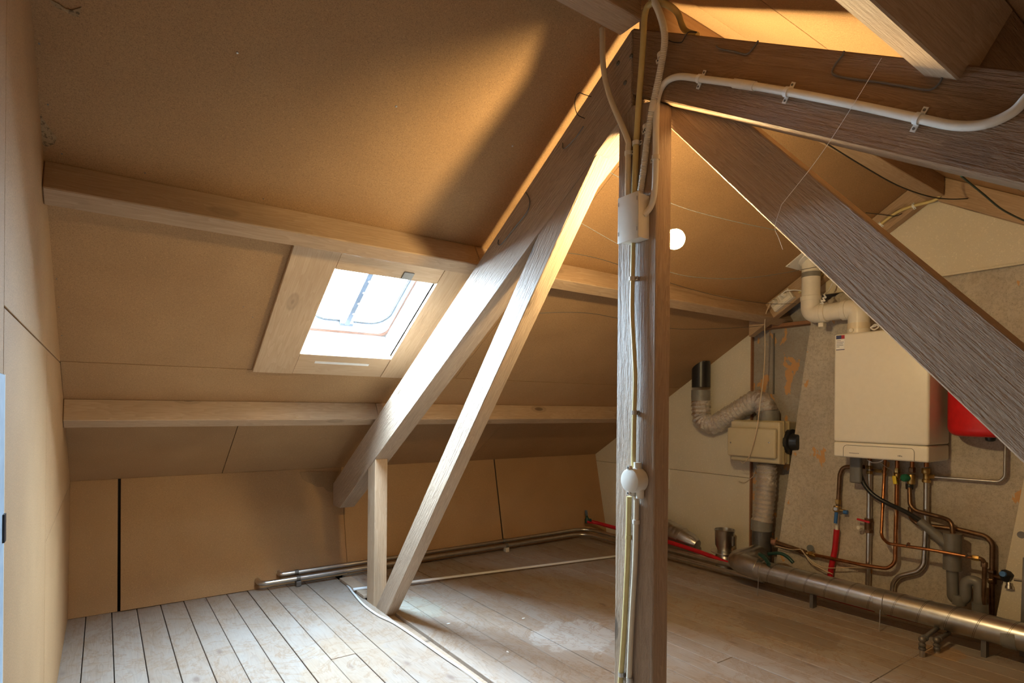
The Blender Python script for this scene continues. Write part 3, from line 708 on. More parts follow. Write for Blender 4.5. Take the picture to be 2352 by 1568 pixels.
# ---- sockets on the gable rafter
so = empty('double_socket', PX(1800, 690, GR0), 'double surface socket with plugs on the gable rafter beside the white flue', 'socket')
gu = V((0, CS, -SN)); sc0 = PX(1800, 690, GR0-0.0005); gn = V((-1, 0, 0)).cross(gu)
def sb(name, a, b, mat, par, bev=0.003): return obox(name, sc0, gu, gn, V((-1, 0, 0)), a, b, mat, par, bevel=bev)
if gn.z < 0: gn = -gn
SBM = lambda: None
def sbox(name, a, b, mat, par, bev=0.003):
    ex, ez = gu, V((-1, 0, 0)); ey = ez.cross(ex)
    return obox(name, sc0, ex, ey, ez, a, b, mat, par, bevel=bev)
bd = sbox('body', (-0.075, -0.038, 0), (0.075, 0.038, 0.034), 'pvc_white', so)
ex_, ez_ = gu, V((-1, 0, 0)); ey_ = ez_.cross(ex_)
for k in (-0.036, 0.036):
    sbox('insert', (k-0.031, -0.034, 0.0342), (k+0.031, 0.006, 0.038), 'clip_grey', so)
    lathe('plug', sc0+ex_*k-ey_*0.012+ez_*0.038, ez_, [(0, 0.019), (0.014, 0.018), (0.024, 0.010)], 'clip_grey' if k > 0 else 'pvc_white', so)
    sbox('flap', (k-0.031, 0.008, 0.0342), (k+0.031, 0.034, 0.043), 'pvc_white', so)
pa = sc0+ex_*0.036-ey_*0.012+ez_*0.062; pb2 = sc0-ex_*0.036-ey_*0.012+ez_*0.062
tube('power_cord', spline([pa, PX(1765, 705, 3.54), PX(1757, 735, 3.56), PX(1757, 800, 3.62), PX(1753, 870, 3.60), PX(1745, 930, 3.57), PX(1738, 985, 3.55), PX(1722, 1045, 3.56), PX(1708, 1063, 3.60), PX(1700, 1058, 3.64)]), 0.0032, 'cord_beige', label='pale power cord hanging from the socket down over the fan unit', cat='cord', sides=8)
tube('power_cord', spline([pb2, PX(1805, 668, 3.54), PX(1825, 666, 3.56), PX(1845, 668, 3.60), PX(1880, 672, 3.62), PX(1885, 680, 3.60)]), 0.0035, 'cable_white', label='white power cord arching from the socket behind the flue pipe', cat='cord', sides=8)
tube('power_cord', spline([PX(1697, 1105, 3.83), PX(1710, 1108, 3.84), PX(1722, 1100, 3.84), PX(1732, 1090, 3.83), PX(1735, 1075, 3.80)]), 0.0028, 'cord_beige', label='thin cord loop hanging under the fan unit on the pale board', cat='cord', sides=8)
# conduit on the gable rafter
pth = spline([PX(2120, 388, 3.50), PX(2150, 396, 3.56), PX(2164, 415, GR0-0.012), PX(2160, 445, GR0-0.012), PX(2145, 460, GR0-0.01), PX(2100, 472, GR0-0.01), PX(2065, 485, GR0-0.01), PX(2035, 505, GR0-0.01), PX(2000, 535, GR0-0.01), PX(1880, 635, GR0-0.01), PX(1835, 672, GR0-0.01)])
gc = empty('conduit', pth[-1], 'yellow-cream conduit winding round the ridge end onto the gable rafter', 'conduit')
tube('pipe', pth, 0.0085, 'pvc_yellow', gc)
pipe_clip(gc, PX(2098, 473, GR0-0.01), V((0, 0.8, -0.25)), 0.0085, into, 'paper', ear=0.01, two=True); pipe_clip(gc, PX(2022, 515, GR0-0.01), V((0, 0.8, -0.6)), 0.0085, into, 'paper', ear=0.01, two=True)
# ---- wires strung through the attic
def wire(pts, label, r=0.0016, mat='black_wire', sides=6):
    tube('wire', spline(pts, 6), r, mat, label=label, cat='wire', sides=sides)
def strung(px, x0, x1, label, r=0.0014, mat='wire_grey'):
    a, b = px[0][0], px[-1][0]
    wire([PX(p[0], p[1], x0+(x1-x0)*(p[0]-a)/(b-a)) for p in px], label, r, mat)
strung([(1366, 374), (1418, 405), (1545, 468), (1660, 502), (1785, 529)], 1.40, 2.10, 'uppermost thin wire strung behind the post under the ceiling')
strung([(1310, 498), (1415, 558), (1540, 625), (1660, 640), (1760, 633), (1880, 612)], 1.40, 2.6, 'thin wire strung behind the post past the bulb')
strung([(1284, 578), (1350, 588), (1415, 606), (1540, 650), (1660, 682), (1765, 697), (1828, 697)], 1.40, 3.6, 'thin wire strung to the double socket, along the upper purlin')
strung([(1212, 720), (1300, 717), (1360, 720), (1415, 730), (1540, 754), (1660, 754), (1757, 748)], 1.40, 3.6, 'lowest thin wire strung behind the struts below the upper purlin')
strung([(1896, 328), (1980, 380), (2060, 425), (2130, 450), (2180, 457), (2222, 456)], 2.2, 3.60, 'black cable hanging from the rafter to the gable hook', 0.0028, 'black_wire')
strung([(2208, 404), (2260, 447), (2305, 483), (2370, 515)], 2.6, 3.4, 'dark twin cable sloping across the gable rafter at the right edge', 0.004, 'green_hose')
strung([(1975, 487), (2020, 492), (2055, 496), (2072, 490)], 3.50, 3.61, 'short black wire end tied to the gable rafter', 0.002, 'black_wire')
def onrafter(px, label, r=0.0022, mat='iron', X=T0-0.004):
    wire([PX(p[0], p[1], X) for p in px], label, r, mat)
onrafter([(1939, 117), (1934, 128), (1917, 150), (1914, 170), (1960, 181), (2018, 188), (2085, 199), (2133, 206), (2155, 194), (2165, 175), (2172, 143)], 'bent wire loop stapled on the face of the dark rafter')
onrafter([(1645, 106), (1655, 112), (1690, 119), (1715, 124), (1730, 110), (1742, 93)], 'short bent wire on the dark rafter near the post')
onrafter([(1533, 92), (1548, 97), (1565, 97), (1573, 85), (1582, 74), (1600, 74)], 'thin black wire curled at the top of the dark rafter', 0.0014, 'black_wire')
onrafter([(1145, 550), (1144, 560), (1152, 560), (1180, 525), (1208, 490), (1216, 470), (1215, 455), (1208, 442)], 'bent grey wire stapled low on the far rafter above the purlin')
onrafter([(1292, 328), (1293, 341), (1302, 337), (1325, 312), (1340, 290)], 'short grey wire stapled on the upper part of the far rafter', 0.0018)
wire([PX(1343, 272, T0-0.004), PX(1326, 262, T0-0.03), PX(1320, 235, T0-0.05), PX(1328, 214, T0-0.05), PX(1345, 218, T0-0.03), PX(1358, 222, T0-0.004)], 'thin black wire loop sticking out left of the far rafter', 0.0012)

onrafter([(2025, 133), (1960, 240), (1880, 362), (1795, 470)], 'long pale cobweb thread across the dark rafter and the big strut', 0.0005, 'paper', X=T0-0.02)
onrafter([(1795, 470), (1780, 520), (1788, 545), (1798, 573)], 'short pale cobweb thread hanging at the edge of the big strut', 0.0005, 'paper', X=T0-0.02)
# ================================================================== LOW SERVICES ALONG THE KNEE WALL
h0 = 0.055
pY1, pY2 = 3.845, 3.80
def heat(yw, xs, xg, z, ye, label, x0):
    pts = [V((x0, KB+0.02, z+0.005)), V((x0+0.0, yw, z)), V((xg, yw, z)), V((xg, ye, z))]
    path = fillet(pts, [0.05, 0.14], 8)
    root = empty('heating_pipe', path[0], label, 'pipe')
    tube('pipe', path, 0.0155, 'steel', root, sides=14)
    return root
q1 = PZ(1600, 1292, 0.05)
hp1 = heat(3.858, 0.9, 3.56, 0.078, 1.6, 'grey steel heating pipe along the knee wall, the one nearer the wall', 0.93)
hp2 = heat(3.815, 0.8, 3.50, 0.050, 2.10, 'grey steel heating pipe along the knee wall, the one nearer the room', 0.80)
for xx in (1.03, 2.66):
    box('pipe_clip', (xx-0.016, 3.795, 0.0), (xx+0.016, 3.835, 0.034), 'clip_grey' if xx > 2 else 'iron', hp2, bevel=0.003)
    lathe('pipe_clip', (xx-0.012, 3.815, 0.05), (1, 0, 0), [(0, 0.0175), (0.024, 0.0175)], 'iron', hp2)
    lathe('pipe_clip', (xx-0.012, 3.858, 0.078), (1, 0, 0), [(0, 0.0175), (0.024, 0.0175)], 'iron', hp1)
box('access_hole', (0.79, KB-0.002, 0.0), (0.96, KB+0.02, 0.09), 'void', wall_back) if False else None
# white cable, white conduit strip, timber offcut
cab = spline([PZ(785, 1330, 0.006), PZ(800, 1346, 0.006), PZ(812, 1362, 0.006), PZ(835, 1388, 0.006), PZ(868, 1412, 0.006), PZ(905, 1430, 0.006), PZ(960, 1466, 0.006), PZ(1020, 1508, 0.006), PZ(1075, 1545, 0.006), PZ(1108, 1572, 0.006), PZ(1180, 1635, 0.006), V((1.285, 0.9, 0.006))], 8)
tube('floor_cable', cab, 0.0062, 'cable_white', label='white cable snaking along the slot in the floor', cat='cable', sides=10)
a_, b_ = PZ(811, 1353, 0.028), PZ(1412, 1277, 0.012); b_ = a_+(b_-a_)*1.25
d_ = (b_-a_).normalized(); s_ = V((0, 0, 1)).cross(d_).normalized()
obox('plastic_strip', a_, d_, s_, d_.cross(s_), (0, -0.009, -0.006), ((b_-a_).length, 0.009, 0.006), 'cable_white', bevel=0.002, label='long white plastic strip lying across the floor behind the strut', cat='strip')
box('timber_offcut', (1.285, 3.34, 0.001), (1.365, 3.775, 0.020), 'timber_sawn', bevel=0.002, label='short grey board lying between the stud and the heating pipes', cat='board')
for i_, (x, y, a, b, lab) in enumerate(((1030, 1432, 0.012, 0.006, 'white paint flake on the floor right of the strut foot'), (1202, 1420, 0.010, 0.006, 'white paint flake on the floor in the middle, left of the post'), (1166, 1497, 0.006, 0.011, 'white paint flake nearest the camera on the floorboards'))):
    p = PZ(x, y, 0.0016); n = 9
    po_ = [(p.x+a*math.cos(2*math.pi*k/n)*random.uniform(0.7, 1.2), p.y+b*math.sin(2*math.pi*k/n)*random.uniform(0.7, 1.2)) for k in range(n)]
    prism('paint_flake', po_, 'z', 0.0016, 0.0036, 'paper', label=lab, cat='debris')
#@@GABLE
# ================================================================== GABLE: BOILER AND SERVICES
# ---- boiler
BF = 3.42
tl, bl, br = PX(1916, 768, BF), PX(1913, 1046, BF), PX(2133, 1060, BF)
y0, y1, z0, z1 = br.y, bl.y, bl.z-0.004, tl.z
bo = empty('boiler', ((BF+3.70)/2, (y0+y1)/2, z0), 'white wall hung boiler on the plastered chimney breast', 'boiler')
zs = z0+0.085
cas = box('casing', (BF, y0, zs+0.002), (3.70, y1, z1), 'boiler_white', bo, bevel=0.014, seg=4)
bas = box('lower_cover', (BF+0.001, y0+0.001, z0), (3.70, y1-0.001, zs), 'boiler_white', bo, bevel=0.012, seg=4)
box('wall_bracket', (3.695, y0+0.03, z0+0.06), (GX-0.001, y1-0.03, z1-0.05), 'grey_pvc', bo)
# seam of the control flap on the lower cover
ya, yb_, za, zb = PX(2100, 1040, BF).y, PX(1937, 1030, BF).y, z0+0.004, zs-0.016
fl = [V((BF-0.0002, ya, za)), V((BF-0.0002, ya, zb)), V((BF-0.0002, yb_, zb)), V((BF-0.0002, yb_, za))]
tube('flap_seam', fillet(fl, 0.02), 0.0011, 'seam_dark', bas, sides=6)
for k in range(9):
    yy = PX(1951+k*2.6, 1042, BF).y; box('indicator', (BF-0.0006, yy-0.0018, z0+0.024), (BF-0.0001, yy+0.0012, z0+0.0275), 'navy_print', bas)
def text(body, loc, size, mat, parent, label=None, name='lettering'):
    cu = bpy.data.curves.new(name, 'FONT'); cu.body = body; cu.size = size; cu.align_x = 'CENTER'; cu.extrude = 0.0001
    t = bpy.data.objects.new(name, cu); COL.objects.link(t); dg = bpy.context.evaluated_depsgraph_get(); dg.update()
    me = bpy.data.meshes.new_from_object(t.evaluated_get(dg)); bpy.data.objects.remove(t)
    me.materials.clear(); me.materials.append(M_[mat]); o = bpy.data.objects.new(name, me)
    # readable from -X: local x -> -Y, local y -> Z, local z -> -X
    link(o, frame(V(loc), V((0, -1, 0)), V((0, 0, 1)), V((-1, 0, 0))), parent); return tag(o, label)
text('HRe', (BF-0.0003, PX(2067, 1045, BF).y, z0+0.022), 0.012, 'navy_print', bas)
# energy sticker
s0, s1 = PX(1921, 771, BF), PX(1940, 803, BF)
st = box('sticker', (BF-0.0012, s1.y, s1.z), (BF-0.0002, s0.y, s0.z), 'paper', bo, label='small white sticker with a dark header and fine print')
hh = s0.z-s1.z; ww = s0.y-s1.y
box('header', (BF-0.0017, s1.y, s0.z-hh*0.25), (BF-0.0012, s0.y, s0.z), 'navy_print', st)
box('header', (BF-0.0019, s1.y, s0.z-hh*0.25), (BF-0.0015, s1.y+ww*0.38, s0.z), 'red_print', st)
for k, (a, b) in enumerate(((0.05, 0.55), (0.05, 0.9), (0.05, 0.8), (0.05, 0.85), (0.05, 0.4))):
    zz = s0.z-hh*(0.36+0.105*k); box('print_line', (BF-0.0015, s0.y-ww*b, zz-0.0012), (BF-0.0011, s0.y-ww*a, zz+0.0010), 'navy_print', st)
box('header', (BF-0.0017, s1.y, s1.z), (BF-0.0012, s0.y, s1.z+hh*0.05), 'navy_print', st)
text('EH', (BF-0.0018, s0.y-ww*0.32, s0.z-hh*0.21), hh*0.2, 'paper', st) if False else None

# ---- white flue: roof plate, drop, elbow, cross run, elbow, boiler collar
FX = 3.52
fr_ = 0.055
fa, fb_, fc, fd = PX(1862, 560, FX), PX(1862, 718, FX), PX(1972, 722, FX), PX(1972, 768, FX)
fd.z = z1-0.002; fc.y = fd.y; fb_.z = fc.z = PX(1900, 717, FX).z; fa.y = fb_.y
fa.z = (D_FAR-SN*fa.y)/CS-0.01
flue = empty('flue_pipe', fd, 'white plastic flue pipe rising from the boiler top to the roof', 'pipe')
tube('drop_pipe', [fa, fb_+V((0, 0, 0.10))], fr_-0.003, 'pvc_white', flue, sides=28)
tube('elbow', fillet([fb_+V((0, 0, 0.105)), fb_, fb_+V((0, -0.085, 0))], 0.07, 10), fr_, 'pvc_white', flue, sides=28)
tube('cross_pipe', [fb_+V((0, -0.06, 0)), fc+V((0, 0.07, 0))], fr_-0.004, 'pvc_white', flue, sides=28)
tube('elbow', fillet([fc+V((0, 0.085, 0)), fc, fd+V((0, 0, 0.06))], 0.07, 10), fr_, 'pvc_white', flue, sides=28)
tube('boiler_collar', [fd+V((0, 0, 0.065)), fd], fr_+0.003, 'pvc_cream', flue, sides=28)
for p_, a_ in ((fb_+V((0, 0, 0.082)), (0, 0, 1)), (fb_+V((0, -0.072, 0)), (0, -1, 0)), (fc+V((0, 0.060, 0)), (0, 1, 0)), (fd+V((0, 0, 0.004)), (0, 0, 1))):
    lathe('socket_ring', p_, a_, [(0, fr_+0.004), (0.026, fr_+0.004), (0.028, fr_+0.001)], 'pvc_white', flue, sides=28)
lathe('tape_band', fa+V((0, 0, -0.11)), (0, 0, 1), [(0, fr_-0.0022), (0.03, fr_-0.0022)], 'grey_tape', flue, sides=28)
lathe('test_cap', fd+V((-fr_-0.002, 0.012, 0.022)), (-1, 0, 0), [(0, 0.012), (0.008, 0.012), (0.01, 0.010)], 'pvc_white', flue, sides=14)
cl_ = lathe('bracket_clip', fb_+V((0, -0.062, 0)), (0, -1, 0), [(0, fr_+0.006), (0.012, fr_+0.006)], 'pvc_white', flue, sides=28)
box('bracket_foot', (FX-0.02, fb_.y-0.085, fb_.z-0.085), (FX+0.02, fb_.y-0.055, fb_.z-0.060), 'pvc_white', flue, bevel=0.002)
# wall plate on the roof slope
pq = [PF(1775, 632), PF(1824, 645), PF(1880, 590), PF(1838, 580)]
pc = far_pt(FX-0.02, fa.y-0.01)
pw, pu = 0.115, 0.115
plm = frame(pc, V((1, 0, 0)), SE_U, SE_N)
plate = mesh_obj('roof_plate', boxv((-pw, -pu, 0.0005), (pw, pu, 0.006)), BOXF, 'white_paint', flue, M=plm, bevel=0.002)
for sx in (-1, 1):
    for su in (-1, 1): lathe('screw', plm @ V((sx*(pw-0.014), su*(pu-0.014), 0.006)), SE_N, [(0, 0.004), (0.0015, 0.003)], 'iron', plate, sides=8)
lathe('rosette', pc, SE_N, [(0.0, 0.082), (0.012, 0.078), (0.016, 0.058)], 'white_paint', plate, sides=28)
# curled white cord with ties by the flue
tube('curled_cord', spline([PX(1912, 650, 3.56), PX(1903, 668, 3.52), PX(1893, 676, 3.455), PX(1897, 683, 3.45), PX(1890, 684, 3.45), PX(1895, 691, 3.45), PX(1886, 690, 3.45), PX(1891, 697, 3.45), PX(1884, 696, 3.45)], 5), 0.0042, 'cable_white', label='curled white cord dangling at the flue elbow', cat='cord', sides=8)
tube('curled_cord', spline([PX(2000, 752, 3.45), PX(2010, 745, 3.46), PX(2018, 750, 3.46), PX(2008, 757, 3.45), PX(2000, 752, 3.44), PX(2012, 748, 3.45)], 6), 0.004, 'cable_white', label='small white cord loop lying on the boiler top', cat='cord', sides=8)

# ---- expansion vessel
EXX = 3.585
e0, e1 = PX(2178, 950, EXX), PX(2272, 1000, EXX)
er = (PX(2178, 950, EXX).y-PX(2275, 950, EXX).y); ec = PX(2275, 1003, EXX)
er = min(er, 0.20)
ev = empty('expansion_vessel', ec, 'red expansion vessel half hidden behind the big strut', 'tank')
prof = [(0, 0.02)]+[(0.045-0.045*math.cos(math.radians(a)), er-0.045+0.045*math.sin(math.radians(a))) for a in range(0, 91, 15)]+[(0.20, er)]+[(0.34-0.045+0.045*math.sin(math.radians(a)), er-0.045+0.045*math.cos(math.radians(a))) for a in range(0, 91, 15)]+[(0.34, 0.02)]
vo = lathe('body', V((EXX, ec.y, ec.z)), (0, 0, 1), prof, 'red_paint', ev, sides=36)
vo.scale = (0.125/er, 1, 1)
lathe('valve_cap', V((EXX, ec.y, ec.z-0.024)), (0, 0, 1), [(0, 0.012), (0.006, 0.02), (0.026, 0.024)], 'black_plastic', ev)
box('hanger_strap', (EXX+0.10, ec.y-0.03, ec.z+0.10), (GX-0.001, ec.y+0.03, ec.z+0.24), 'iron', ev)

# ---- pipework under the boiler
WXP = GX-0.035
def gpipe(name, pts, r, mat, label, X=WXP, R=0.045, cat='pipe', smooth=False, sides=14, group=None):
    path = path_x(pts, X); path = spline(path, 6) if smooth else fillet(path, R)
    root = empty(name, path[-1], label, cat, group)
    tube('tube', path, r, mat, root, sides=sides)
    return root
def nut(root, x, y, r, h, mat='brass', X=WXP, axis=(0, 0, 1), six=True, name='nut'):
    p = PX(x, y, X); a = V(axis).normalized()
    return lathe(name, p-a*h/2, a, [(0, r*0.9), (h*0.12, r), (h*0.88, r), (h, r*0.9)], mat, root, sides=6 if six else 16)
g1 = gpipe('copper_pipe', [(1985, 1072), (1936, 1072), (1929, 1090), (1925, 1160)], 0.0125, 'copper_old', 'brown copper pipe bending down left of the boiler to the blue tap')
nut(g1, 1925, 1152, 0.018, 0.03)
tp = empty('stop_tap', PX(1921, 1200, WXP), 'brass stop tap with a blue lever left under the boiler', 'valve')
nut(tp, 1923, 1168, 0.021, 0.035, six=False, name='body'); lathe('side_port', PX(1914, 1169, WXP-0.004), (0, -1, 0), [(0, 0.008), (0.075, 0.008)], 'brass', tp)
lathe('side_cap', PX(1938, 1175, WXP-0.004), (0, -1, 0), [(0, 0.013), (0.022, 0.013)], 'blue_plastic', tp)
lathe('lever_hub', PX(1921, 1168, WXP-0.02), (-1, 0, 0), [(0, 0.013), (0.014, 0.012)], 'steel', tp, sides=6)
la, lb_ = PX(1921, 1176, WXP-0.034), PX(1919, 1201, WXP-0.034)
tube('lever', [la, lb_], 0.010, 'blue_plastic', tp, sides=10)
gw = gpipe('insulated_pipe', [(1923, 1180), (1922, 1216)], 0.0095, 'pvc_white', 'red sleeved pipe below the blue tap, running down behind the duct')
tube('sleeve', path_x([(1922, 1216), (1918, 1260), (1909, 1305), (1906, 1330)], WXP), 0.0165, 'red_plastic', gw)
g2 = gpipe('steel_pipe', [(1997, 1058), (1996, 1200), (1993, 1350)], 0.0135, 'steel', 'vertical steel pipe with the red lever valve, left under the boiler')
tube('copper_stub', path_x([(1998, 1050), (1997, 1076)], WXP), 0.0115, 'copper', g2); nut(g2, 1997, 1073, 0.018, 0.022); nut(g2, 1997, 1084, 0.018, 0.02)
vv = empty('lever_valve', PX(1994, 1215, WXP), 'dark ball valve with a red lever on the vertical steel pipe', 'valve')
nut(vv, 1995, 1206, 0.021, 0.075, 'copper_old', six=False, name='body'); nut(vv, 1995, 1194, 0.024, 0.02, 'copper_old'); nut(vv, 1995, 1219, 0.024, 0.02, 'copper_old')
obox('lever', PX(1993, 1198, WXP-0.034), (0, 1, 0.12), (-1, 0, 0), V((0, 1, 0.12)).cross(V((-1, 0, 0))), (-0.012, -0.006, -0.006), (0.06, 0.006, 0.006), 'red_plastic', vv, bevel=0.003)
lathe('gauge_cap', PX(1977, 1211, WXP-0.02), (-1, 0.3, 0), [(0, 0.012), (0.02, 0.012), (0.022, 0.010)], 'pvc_white', vv)
gcr = gpipe('copper_pipe', [(2033, 1055), (2030, 1110, 3.67), (2024, 1232, 3.60), (2040, 1248, 3.545), (2130, 1261, 3.535), (2240, 1281, 3.545)], 0.0085, 'copper', 'bright copper pipe dropping from the boiler and turning right across the drain', R=0.05)
nut(gcr, 2032, 1076, 0.0125, 0.02); nut(gcr, 2031, 1090, 0.0125, 0.018); nut(gcr, 2241, 1281, 0.014, 0.03, axis=(0, 1, 0), X=3.545)
for (x, y) in ((2085, 1254), (2222, 1278)):
    lathe('vent_screw', PX(x-3, y, 3.538), V((-0.5, -0.5, 0.55)), [(0, 0.005), (0.02, 0.005), (0.022, 0.008), (0.032, 0.008)], 'steel', gcr, sides=10)
g3 = gpipe('copper_pipe', [(2241, 1281, 3.545), (2258, 1284, 3.55), (2262, 1300, 3.56), (2258, 1415, 3.60)], 0.0105, 'copper_old', 'copper pipe going down at the right end of the bright copper run', R=0.02)
nut(g3, 2261, 1296, 0.015, 0.025, 'copper_old', X=3.558)
cross = gpipe('cross_pipe', [(1997, 1080), (2031, 1082)], 0.007, 'copper_old', 'short brass link between two pipes under the boiler'); nut(cross, 2018, 1081, 0.011, 0.04, axis=(0, 1, 0))
g4 = gpipe('copper_pipe', [(2061, 1052), (2060, 1120), (2056, 1290, 3.65), (2040, 1306, 3.645), (1980, 1297, 3.64), (1866, 1273)], 0.0105, 'copper', 'copper gas pipe dropping from the yellow tap and turning left along the wall', R=0.06)
nut(g4, 2061, 1080, 0.015, 0.028); nut(g4, 2060, 1092, 0.017, 0.03, six=False); nut(g4, 2060, 1107, 0.014, 0.025)
gt = empty('gas_tap', PX(2055, 1110, WXP-0.03), 'yellow gas tap on the copper pipe under the boiler', 'valve')
lathe('stem', PX(2060, 1098, WXP-0.01), (-1, 0.3, 0), [(0, 0.008), (0.025, 0.008)], 'brass', gt)
obox('handle', PX(2055, 1102, WXP-0.036), (0, 0.15, 1), (-1, 0, 0), V((0, 0.15, 1)).cross(V((-1, 0, 0))), (-0.024, -0.006, -0.010), (0.024, 0.006, 0.010), 'yellow_plastic', gt, bevel=0.005, seg=2)
gf = empty('gas_fitting', PX(1842, 1268, WXP), 'brass fitting with a black knob at the left end of the gas pipe', 'valve')
nut(gf, 1866, 1273, 0.015, 0.045, axis=(0, 1, 0.1), name='nut'); nut(gf, 1853, 1270, 0.011, 0.05, axis=(0, 1, 0.1), six=False, name='body'); nut(gf, 1843, 1267, 0.014, 0.02, axis=(0, 1, 0.1))
lathe('knob', PX(1862, 1259, WXP-0.015), (-1, -0.4, 0.3), [(0, 0.01), (0.018, 0.012), (0.02, 0.021), (0.034, 0.02)], 'black_plastic', gf)
g5 = gpipe('gas_pipe', [(1852, 1269), (1790, 1248), (1774, 1244), (1774, 1234)], 0.0145, 'copper_old', 'thick brown pipe end beside the duct tee', R=0.02); nut(g5, 1842, 1266, 0.018, 0.03, 'copper_old', axis=(0, 1, 0.1), six=False); nut(g5, 1778, 1245, 0.021, 0.03, 'rust', axis=(0, 1, 0.1), six=False)
sv = empty('safety_valve', PX(2090, 1100, WXP-0.02), 'brass safety valve with a green cap under the boiler', 'valve')
nut(sv, 2095, 1079, 0.017, 0.03, 'copper_old', name='nut'); nut(sv, 2093, 1100, 0.02, 0.055, 'brass', six=False, name='body', X=WXP-0.01); nut(sv, 2089, 1117, 0.019, 0.03, 'black_plastic', six=False, name='tail')
lathe('cap', PX(2087, 1097, WXP-0.025), (-1, 0.5, 0), [(0, 0.014), (0.012, 0.021), (0.032, 0.021), (0.036, 0.018)], 'green_plastic', sv, sides=12)
tube('copper_stub', path_x([(2096, 1052), (2095, 1076)], WXP), 0.0105, 'copper', sv)
g6 = gpipe('overflow_pipe', [(2089, 1120, 3.675), (2090, 1160, 3.655), (2104, 1173, 3.65), (2160, 1187, 3.64), (2186, 1196, 3.61), (2190, 1240, 3.60)], 0.0115, 'copper_old', 'brown overflow pipe from the green capped valve to the drain funnel', R=0.05)
g7 = gpipe('copper_pipe', [(2091, 1165, 3.69), (2092, 1190, 3.665), (2110, 1204, 3.655), (2200, 1215, 3.66), (2262, 1230), (2280, 1246), (2277, 1435)], 0.0125, 'copper_old', 'long brown pipe running right above the drain and down to the black valve', R=0.05)
nut(g7, 2278, 1312, 0.019, 0.02, 'copper_old'); nut(g7, 2278, 1334, 0.019, 0.025, 'copper_old')
g8 = gpipe('steel_pipe', [(2128, 1085), (2127, 1200), (2122, 1296), (2108, 1312), (2066, 1322), (2051, 1338), (2049, 1375)], 0.0135, 'steel', 'steel pipe with a double bend, right under the boiler', R=0.07)
tube('copper_stub', path_x([(2128, 1050), (2128, 1072)], WXP), 0.0115, 'copper', g8); nut(g8, 2127, 1081, 0.021, 0.03, six=False); nut(g8, 2128, 1094, 0.016, 0.04, six=False); nut(g8, 2128, 1104, 0.021, 0.018, six=False)
g9 = gpipe('vessel_pipe', [(2133, 1094), (2296, 1106), (2308, 1094), (2310, 1000)], 0.0078, 'steel', 'thin steel pipe from the tee to the red vessel', R=0.04); nut(g9, 2140, 1094, 0.012, 0.03, axis=(0, 1, 0))
dv = empty('drain_valve', PX(2310, 1325, WXP-0.03), 'black valve with a blue cap at the far right of the pipes', 'valve')
lathe('arm', PX(2283, 1323, WXP), V((-0.25, -1, 0)), [(0, 0.012), (0.08, 0.012)], 'copper_old', dv); p = PX(2306, 1322, WXP-0.04)
lathe('body', p+V((0.02, 0, -0.024)), V((-0.3, -0.3, 1)), [(0, 0.018), (0.02, 0.028), (0.045, 0.026), (0.055, 0.012)], 'black_plastic', dv, sides=8)
lathe('cap', PX(2305, 1318, WXP-0.052), V((-1, 0.1, 0.2)), [(0, 0.014), (0.014, 0.013)], 'blue_plastic', dv); lathe('spout', PX(2318, 1338, WXP-0.035), V((-0.3, -0.1, -1)), [(0, 0.013), (0.014, 0.013), (0.016, 0.017), (0.03, 0.017)], 'steel', dv)
lathe('end_nut', PX(2330, 1330, WXP-0.02), V((0, -1, 0.1)), [(0, 0.014), (0.03, 0.014)], 'iron', dv, sides=6)
box('hanging_capsule', (3.60, PX(1977, 1080, 3.60).y, PX(1965, 1110, 3.60).z), (3.63, PX(1950, 1080, 3.60).y, z0-0.001), 'grey_pvc', bevel=0.012, seg=3, label='flat grey trap body hanging left under the boiler', cat='trap')
tube('condensate_hose', spline(path_x([(1972, 1050), (1974, 1080), (1984, 1110), (2006, 1136), (2040, 1156), (2080, 1175, 3.62), (2116, 1197, 3.592), (2140, 1220, 3.592)], WXP-0.045), 8), 0.0125, 'black_plastic', label='black hose curving from the boiler down into the grey drain', cat='hose')
tube('sensor_cable', spline(path_x([(1992, 1056), (2005, 1062), (2022, 1060), (2032, 1052)], WXP-0.04), 8), 0.003, 'cable_white', label='white cable loop hanging under the boiler base', cat='cable', sides=8)
tube('sensor_cable', spline(path_x([(2018, 1058), (2035, 1072), (2050, 1082), (2052, 1110), (2054, 1160), (2060, 1205), (2062, 1240), (2058, 1290)], WXP-0.022), 6), 0.002, 'cord_beige', label='thin pale wire running down along the gas pipe', cat='cable', sides=6)
# ---- grey drain
dr = empty('drain_pipe', PX(2190, 1375, WXP), 'grey plastic drain with angled inlet and siphon', 'pipe')
DX = 3.60
d1, d2 = PX(2112, 1196, DX-0.01), PX(2176, 1250, DX)
tube('inlet', [d1, d1+(d2-d1)*0.62], 0.023, 'grey_pvc', dr, sides=18, caps=True); tube('inlet_socket', [d1+(d2-d1)*0.55, d2], 0.027, 'grey_pvc', dr, sides=18)
tube('standpipe', path_x([(2188, 1224), (2187, 1308)], DX), 0.040, 'grey_pvc', dr, sides=22)
tube('trap', fillet(path_x([(2187, 1305), (2189, 1378), (2218, 1378), (2218, 1332), (2250, 1334), (2251, 1400)], DX), 0.036, 8), 0.026, 'grey_pvc', dr, sides=18)
lathe('trap_cup', PX(2203, 1388, DX), (0, 0, 1), [(0, 0.03), (0.03, 0.034), (0.05, 0.03)], 'grey_pvc', dr); tube('outlet_socket', path_x([(2251, 1385), (2252, 1440)], DX), 0.034, 'grey_pvc', dr, sides=18)
